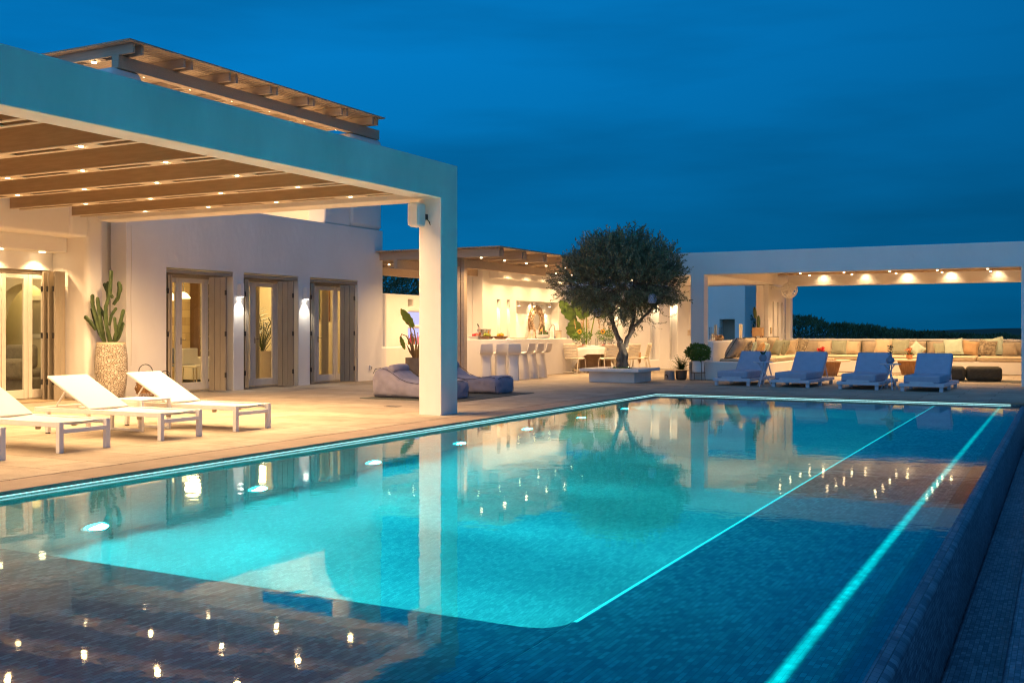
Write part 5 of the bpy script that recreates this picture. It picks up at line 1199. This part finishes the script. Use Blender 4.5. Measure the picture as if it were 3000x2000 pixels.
sk.build('stalks',M_stalk,t); sk2.build('old_sheaths',M_stalk,t,recalc=False); lf.build('leaves',M_strelitzia,t,recalc=False)
# round bush on wire stand, fern, clay burner
t=thing('round_bush','round clipped bush in a white pot on a wire stand by the lounge column','plant',(-8.25,26.0,0))
l=MB(); rnd=random.Random(4)
for k in range(1500):
    d=Vector((rnd.gauss(0,1),rnd.gauss(0,1),rnd.gauss(0,1))).normalized(); q=(.72+.28*rnd.random())*(1+.10*math.sin(5*d.x+4*d.z)*math.cos(4*d.y)); l.leaf(Vector((-8.25,25.98,.70))+Vector((d.x*.31,d.y*.31,d.z*.22))*q,d+Vector((rnd.gauss(0,.5),rnd.gauss(0,.5),rnd.gauss(.2,.4))),(rnd.gauss(0,1),rnd.gauss(0,1),rnd.gauss(0,1)),rnd.uniform(.04,.07),rnd.uniform(.03,.045),.2)
l.ell((-8.25,25.98,.69),(.20,.20,.13),12,8); l.build('foliage',M_leafgreen,t,recalc=False)
MB().lathe([(.13,.20),(.15,.22),(.16,.50),(.14,.50),(0,.48)],(-8.25,25.98,0),26).build('pot',M_bowl,t)
w=MB()
for k in range(4):
    a=R(45+90*k); w.tube([(-8.25+.17*math.cos(a),25.98+.17*math.sin(a),.50),(-8.25+.20*math.cos(a),25.98+.20*math.sin(a),0)],.007,6)
w.ring((-8.25,25.98,.50),.17,(1,0,0),(0,1,0),.006,24,5); w.ring((-8.25,25.98,.195),.187,(1,0,0),(0,1,0),.006,24,5); w.build('wire_stand',M_traybrown,t)
t=thing('potted_fern','small bushy fern in a brown pot at the foot of the lounge column','plant',(-8.72,26.05,0)); MB().lathe([(.10,0),(.14,.04),(.15,.24),(.13,.24),(0,.22)],(-8.72,26.05,0),20).build('pot',M_traybrown,t)
l=MB()
for k in range(90):
    az=rnd.uniform(0,6.28); el=rnd.uniform(.4,1.4); d=Vector((math.cos(az)*math.cos(el),math.sin(az)*math.cos(el),math.sin(el))); p=Vector((-8.72,26.05,.24)); Ln=rnd.uniform(.22,.40)
    for s in range(7):
        p=p+d*Ln/7; d=(d+Vector((0,0,-.10))).normalized(); sd=d.cross(Vector((0,0,1))).normalized()
        for sg in (-1,1): l.leaf(p,sd*sg+d*.6,(0,0,1),.08*(1-s*.08),.03)
l.build('fronds',M_leafgreen,t,recalc=False)
t=thing('clay_burner','small grey clay burner with an arched opening beside the fern','burner',(-8.98,25.9,0))
b=MB().lathe([(.135,0),(.13,.22),(.105,.235),(.09,.215),(0,.205)],(-8.98,25.9,0),28).build('body',M_greyclay,t)
arch=[(-.055,0.0),(.055,0.0)]+[(.055*math.cos(a),.07+.055*math.sin(a)) for a in [math.pi*k/8 for k in range(9)]]
d0=Vector((-.35,-.94,0)).normalized(); s0=Vector((-d0.y,d0.x,0)); cc=Vector((-8.98,25.9,.02))
pts=[cc+s0*x+d0*(math.sqrt(max(0,.133**2-x*x))+.004)+Vector((0,0,z)) for x,z in arch]; MB().add(pts,[tuple(range(len(pts)))]).build('opening',M_soil,t,recalc=False)

# olive tree in its planter
t=thing('tree_planter','low square plastered planter with a wide flat cap','planter',(-9.78,24.5,0))
MB().box(-10.36,-9.17,23.90,25.05,0,.265).build('body',M_plaster_fine,t,bevel=.01)
MB().grid('XYZ',[-10.53,-8.99],[23.70,25.22],[(-10.05,-9.45,24.25,24.85)],.266,.335).build('cap',M_plaster_fine,t,bevel=.008)
MB().box(-10.05,-9.45,24.25,24.85,.2655,.30).build('soil',M_soil,t)
tr=thing('olive_tree','olive tree with forked trunk and broad dense crown in the square planter','tree',(-9.74,24.55,.30))
k_=MB(); rnd=random.Random(11)
def limb(pts,r0,r1,n=9):
    P=[Vector(p) for p in pts]; Q=[]
    for i in range(len(P)-1):
        for q in range(4): Q.append(P[i].lerp(P[i+1],q/4)+Vector((rnd.gauss(0,.012),rnd.gauss(0,.012),0)))
    Q.append(P[-1]); m=len(Q)-1; k_.tube(Q,[.86*(r0+(r1-r0)*i/m)*(1+.12*math.sin(i*1.7+r0*50)) for i in range(m+1)],n); return Q
limb([(-9.80,24.55,.28),(-9.79,24.55,.55),(-9.76,24.55,.95)],.125,.085); limb([(-9.66,24.57,.28),(-9.68,24.56,.55),(-9.70,24.56,.95)],.10,.08)
L1=limb([(-9.78,24.55,.85),(-9.87,24.52,1.15),(-9.98,24.50,1.45),(-10.15,24.5,1.85),(-10.45,24.5,2.3)],.085,.035)
L2=limb([(-9.68,24.56,.85),(-9.57,24.57,1.15),(-9.50,24.6,1.45),(-9.42,24.6,1.9),(-9.3,24.6,2.5)],.075,.03)
L3=limb([(-9.58,24.55,1.10),(-9.40,24.5,1.35),(-9.15,24.48,1.60),(-8.85,24.5,1.9),(-8.5,24.55,2.2)],.065,.022)
limb([(-9.99,24.5,1.46),(-10.05,24.7,1.9),(-9.95,24.9,2.5)],.045,.02); limb([(-10.1,24.48,1.75),(-10.5,24.3,1.95),(-11.0,24.3,2.25)],.035,.012); limb([(-9.45,24.6,1.7),(-9.3,24.2,2.1),(-9.2,23.9,2.6)],.035,.012); limb([(-9.47,24.6,1.6),(-9.8,24.4,2.2),(-9.85,24.4,3.0)],.04,.012)
k_.build('trunk',M_bark,tr)
cw=MB(); tw=MB(); C0=Vector((-9.74,24.56,2.57)); nsp=0
while nsp<3000:
    d=Vector((rnd.gauss(0,1),rnd.gauss(0,1),rnd.gauss(0,1))).normalized(); q=.35+.65*rnd.random()**.55
    lump=1+.10*math.sin(3.1*d.x*2+1.3)+.09*math.sin(5*d.z+4*d.x)+.07*math.sin(7*d.y+2*d.x)
    e=Vector((1.42,1.32,1.02 if d.z>0 else .92)); p=C0+Vector((d.x*e.x,d.y*e.y,d.z*e.z))*q*lump
    if d.z<-.75 and rnd.random()<.4: continue
    up=.55+.55*max(0,d.z); dr=(d*.75+Vector((rnd.gauss(0,.35),rnd.gauss(0,.35),up-(.55 if d.z<-.3 else 0)))).normalized(); Ls=rnd.uniform(.22,.42); nsp+=1
    pos=p.copy(); pr0=p.copy(); nl=15
    for s in range(nl):
        pos=pos+dr*Ls/nl; dr=(dr+Vector((rnd.gauss(0,.06),rnd.gauss(0,.06),rnd.gauss(.01,.05)))).normalized()
        a=rnd.uniform(0,6.28); u=dr.cross(Vector((.3,.2,1))).normalized(); v=dr.cross(u); sd=u*math.cos(a)+v*math.sin(a)
        cw.leaf(pos,sd*.75+dr*.75,Vector((rnd.gauss(0,1),rnd.gauss(0,1),rnd.gauss(0,1))),rnd.uniform(.06,.105),rnd.uniform(.019,.030),rnd.uniform(-.2,.2))
    tw.tube([pr0-dr*.15,pr0,pos],[.005,.004,.002],3)
for (x0,z0,ln) in ((-9.15,1.55,.55),(-8.75,1.72,.5),(-8.95,1.5,.45),(-10.3,1.75,.35),(-9.35,1.6,.3)):
    pos=Vector((x0,24.4,z0)); dr=Vector((.7,-.1,-.5)).normalized()
    for s in range(26):
        pos=pos+dr*ln/26; dr=(dr+Vector((rnd.gauss(.01,.08),rnd.gauss(0,.08),rnd.gauss(.02,.06)))).normalized()
        cw.leaf(pos,dr+Vector((rnd.gauss(0,.8),rnd.gauss(0,.8),rnd.gauss(0,.6))),(rnd.gauss(0,1),rnd.gauss(0,1),1),.055,.016)
cw.build('crown',M_olive,tr,recalc=False,smooth=0); tw.build('twigs',M_bark,tr,recalc=False)
g=MB()
for k in range(150): g.leaf((-9.74+rnd.gauss(0,.12),24.42+rnd.gauss(0,.10),.30),(rnd.gauss(0,.5),rnd.gauss(0,.5),1),(rnd.gauss(0,1),rnd.gauss(0,1),0),rnd.uniform(.04,.10),.025)
tag(g.build('creeping_plant',M_leafgreen,recalc=False),'small green creeper growing round the foot of the olive trunk','plant')
t=thing('ground_spot','small white spotlight lighting the olive trunk from the planter','spot lamp',(-9.5,24.3,.30)); MB().tube([(-9.47,24.34,.301),(-9.48,24.35,.36)],[.03,.035],12).build('housing',M_dark,t); MB().tube([(-9.48,24.35,.361),(-9.48,24.35,.365)],[.028,.028],12).build('lens',M_lampwhite,t)
spot((-9.48,24.36,.375),7,(1,.93,.72),60,.7,.02,(-.12,.12,1))
for (x,y,z,lab) in ((-10.22,24.1,1.72,'pierced blue ceramic lantern hanging low on the left side of the olive crown'),(-8.72,23.9,2.02,'pierced blue ceramic lantern hanging low on the right side of the olive crown')):
    t=thing('hanging_lantern',lab,'lantern',(x,y,z),'ceramic lanterns in the olive tree')
    MB().lathe([(.06,-.11),(.095,-.08),(.10,.0),(.095,.07),(.05,.11),(.03,.115)],(x,y,z),20).build('body',M_lantern,t)
    h=MB()
    for j in range(4):
        for k in range(9):
            a=2*math.pi*(k+.5*(j%2))/9; r=.1005 if j in(1,2) else .0965; h.ell((x+r*math.cos(a),y+r*math.sin(a),z-.07+.045*j),(.012,.012,.014),6,4)
    h.build('holes',M_fig,t); MB().tube([(x,y,z+.11),(x,y,z+.45)],.004,5).build('cord',M_dark,t)

# ------------------------------------------------------------------ beyond the terrace
ob=thing('outbuilding','plain pale outbuilding with a deep doorway seen through the left lounge opening','building',(-14,45,0))
MB().grid('XZY',[-22,-12.2],[-.2,3.9],[(-13.32,-12.66,-.3,1.74)],45,45.5).build('wall',M_plaster,ob,bevel=.03,seg=2)
MB().box(-21.9,-12.25,45.51,52,-.2,3.85).build('body',M_plaster,ob)
MB().box(-13.31,-12.67,45.46,45.505,-.2,1.66).build('door',M_shutter,ob); MB().box(-13.31,-12.67,45.40,45.505,1.661,1.735).build('door_frame',M_shutter,ob)
hd=MB(); rnd=random.Random(21)
for k in range(15000):
    x=rnd.uniform(-15,3); y=rnd.uniform(46,48.5)
    top=1.80 if x<-10.5 else (1.80-(x+10.5)*.15 if x<-8 else (1.42-(x+8)*.11 if x<-5 else max(.93,1.09-(x+5)*.04)))
    top+= (.09*math.sin(x*2.3)+.06*math.sin(x*5.1+1))*(1 if x<-8 else .35); z=top*rnd.random()**.35
    hd.leaf((x,y,z),(rnd.gauss(0,.6),rnd.gauss(0,.6),1),(rnd.gauss(0,1),rnd.gauss(0,1),.3),rnd.uniform(.12,.26),rnd.uniform(.04,.07),.2)
tag(hd.build('hedge',M_hedge,recalc=False,smooth=0),'long dark green hedge behind the lounge pavilion','hedge')
def bushtree(x,y,h,r,lab,m,n,lsz,seed):
    rnd=random.Random(seed); t=thing('garden_tree',lab,'tree',(x,y,0),'dark trees behind the bar wall'); tk=MB()
    tk.tube([(x,y,0),(x+.05,y,h*.35),(x,y+.05,h*.6)],[.12,.09,.05],8)
    l=MB()
    cl_=[(Vector((x+rnd.uniform(-.65,.65)*r,y+rnd.uniform(-.5,.5)*r,h*rnd.uniform(.38,.80))),r*rnd.uniform(.38,.6)) for q in range(11)]
    for c,cr in cl_: tk.tube([(x,y,h*.4),c],[.04,.015],5)
    for k in range(n):
        c,cr=cl_[k%len(cl_)]; d=Vector((rnd.gauss(0,1),rnd.gauss(0,1),rnd.gauss(0,.85))).normalized(); p=c+d*cr*(.55+.5*rnd.random()**.6)
        l.leaf(p,d+Vector((rnd.gauss(0,.5),rnd.gauss(0,.5),rnd.gauss(-.1,.5))),(rnd.gauss(0,1),rnd.gauss(0,1),1),lsz*rnd.uniform(.7,1.2),lsz*.42,.25)
    tk.build('trunk',M_bark,t); l.build('crown',m,t,recalc=False,smooth=0)
bushtree(-19.9,30.6,3.4,1.9,'dense glossy dark tree behind the bottle shelves, left of the pillar',M_leafdark,5200,.16,1)
bushtree(-22.6,30.0,3.1,1.6,'thin greyer tree between the house corner and the bar wall',M_hedge,2600,.12,2)
bushtree(-18.9,34.6,3.6,1.9,'dark tree behind the bar pergola post',M_leafdark,3600,.16,3)
bushtree(-23.2,26.8,2.6,1.3,'low dark shrub just beyond the house corner',M_hedge,2200,.11,4)

# ------------------------------------------------------------------ dusk sky, camera, output
w = bpy.data.worlds.new('World'); scene.world = w; w.use_nodes=True; nt=w.node_tree; N=nt.nodes; L=nt.links
bg=N['Background']
sky=N.new('ShaderNodeTexSky'); sky.sky_type='NISHITA'; sky.sun_disc=False; sky.sun_elevation=R(-2.5); sky.sun_rotation=R(200); sky.ozone_density=6; sky.air_density=1.0; sky.dust_density=.5
tc=N.new('ShaderNodeTexCoord'); sp=N.new('ShaderNodeSeparateXYZ'); L.new(tc.outputs['Generated'],sp.inputs[0])
# blue-hour zenith-to-horizon colour
rp_=N.new('ShaderNodeValToRGB'); cr=rp_.color_ramp; cr.elements[0].position=0.0; cr.elements[0].color=(.0003,.098,.245,1); cr.elements[1].position=1.0; cr.elements[1].color=(.004,.165,.47,1)
e=cr.elements.new(.06); e.color=(.0003,.10,.255,1); e=cr.elements.new(.25); e.color=(.0004,.142,.40,1)
L.new(sp.outputs['Z'],rp_.inputs[0])
# brighter towards the western (left, -X) side, darker to the right
dv=N.new('ShaderNodeVectorMath'); dv.operation='DOT_PRODUCT'; dv.inputs[1].default_value=(-.93,.36,.0); L.new(tc.outputs['Generated'],dv.inputs[0])
mr=N.new('ShaderNodeMapRange'); mr.inputs['From Min'].default_value=.25; mr.inputs['From Max'].default_value=1.0; mr.inputs['To Min'].default_value=.72; mr.inputs['To Max'].default_value=1.45; L.new(dv.outputs['Value'],mr.inputs[0])
# soft long cloud bands
mp=N.new('ShaderNodeMapping'); mp.inputs['Scale'].default_value=(1.0,1.0,6.0); L.new(tc.outputs['Generated'],mp.inputs[0])
cn=N.new('ShaderNodeTexNoise'); cn.inputs['Scale'].default_value=2.6; cn.inputs['Detail'].default_value=6; cn.inputs['Roughness'].default_value=.5; L.new(mp.outputs[0],cn.inputs['Vector'])
cm=N.new('ShaderNodeMapRange'); cm.inputs['From Min'].default_value=.38; cm.inputs['From Max'].default_value=.66; cm.inputs['To Min'].default_value=1.08; cm.inputs['To Max'].default_value=.79; L.new(cn.outputs['Fac'],cm.inputs[0])
m1=N.new('ShaderNodeMath'); m1.operation='MULTIPLY'; L.new(mr.outputs[0],m1.inputs[0]); L.new(cm.outputs[0],m1.inputs[1])
sc_=N.new('ShaderNodeVectorMath'); sc_.operation='SCALE'; L.new(rp_.outputs[0],sc_.inputs[0]); L.new(m1.outputs[0],sc_.inputs['Scale'])
# paler afterglow on the half of the sky behind the camera
db=N.new('ShaderNodeVectorMath'); db.operation='DOT_PRODUCT'; db.inputs[1].default_value=(-.10,-.97,.2); L.new(tc.outputs['Generated'],db.inputs[0])
mb_=N.new('ShaderNodeMapRange'); mb_.interpolation_type='SMOOTHSTEP'; mb_.inputs['From Min'].default_value=.15; mb_.inputs['From Max'].default_value=.9; L.new(db.outputs['Value'],mb_.inputs[0])
mx_=N.new('ShaderNodeMix'); mx_.data_type='RGBA'; L.new(mb_.outputs[0],mx_.inputs[0]); L.new(sc_.outputs[0],mx_.inputs[6]); mx_.inputs[7].default_value=(.16,.42,.80,1)
ns=N.new('ShaderNodeVectorMath'); ns.operation='SCALE'; ns.inputs['Scale'].default_value=.02; L.new(sky.outputs[0],ns.inputs[0])
ad=N.new('ShaderNodeVectorMath'); ad.operation='ADD'; L.new(mx_.outputs[2],ad.inputs[0]); L.new(ns.outputs[0],ad.inputs[1])
L.new(ad.outputs[0],bg.inputs[0]); bg.inputs[1].default_value=1.0

cam=bpy.data.cameras.new('camera'); co=bpy.data.objects.new('camera',cam); COL.objects.link(co)
co.location=(0,0,1.27); co.rotation_euler=(R(90),0,R(27.5907)); cam.sensor_width=36; cam.lens=36*3100/3000; cam.shift_y=-33/3000; cam.clip_start=.05; cam.clip_end=60000
scene.camera=co
scene.view_settings.view_transform='Standard'; scene.view_settings.look='None'; scene.view_settings.exposure=0; scene.view_settings.gamma=1
scene.render.engine='CYCLES'; cy=scene.cycles
cy.use_denoising=True; cy.filter_width=1.15; cy.denoiser='OPENIMAGEDENOISE'; cy.max_bounces=10; cy.diffuse_bounces=4; cy.glossy_bounces=5; cy.transmission_bounces=8; cy.transparent_max_bounces=12
cy.sample_clamp_indirect=6; cy.caustics_reflective=True; cy.caustics_refractive=True; cy.use_adaptive_sampling=True; cy.adaptive_threshold=.01; cy.use_light_tree=True; cy.volume_bounces=0
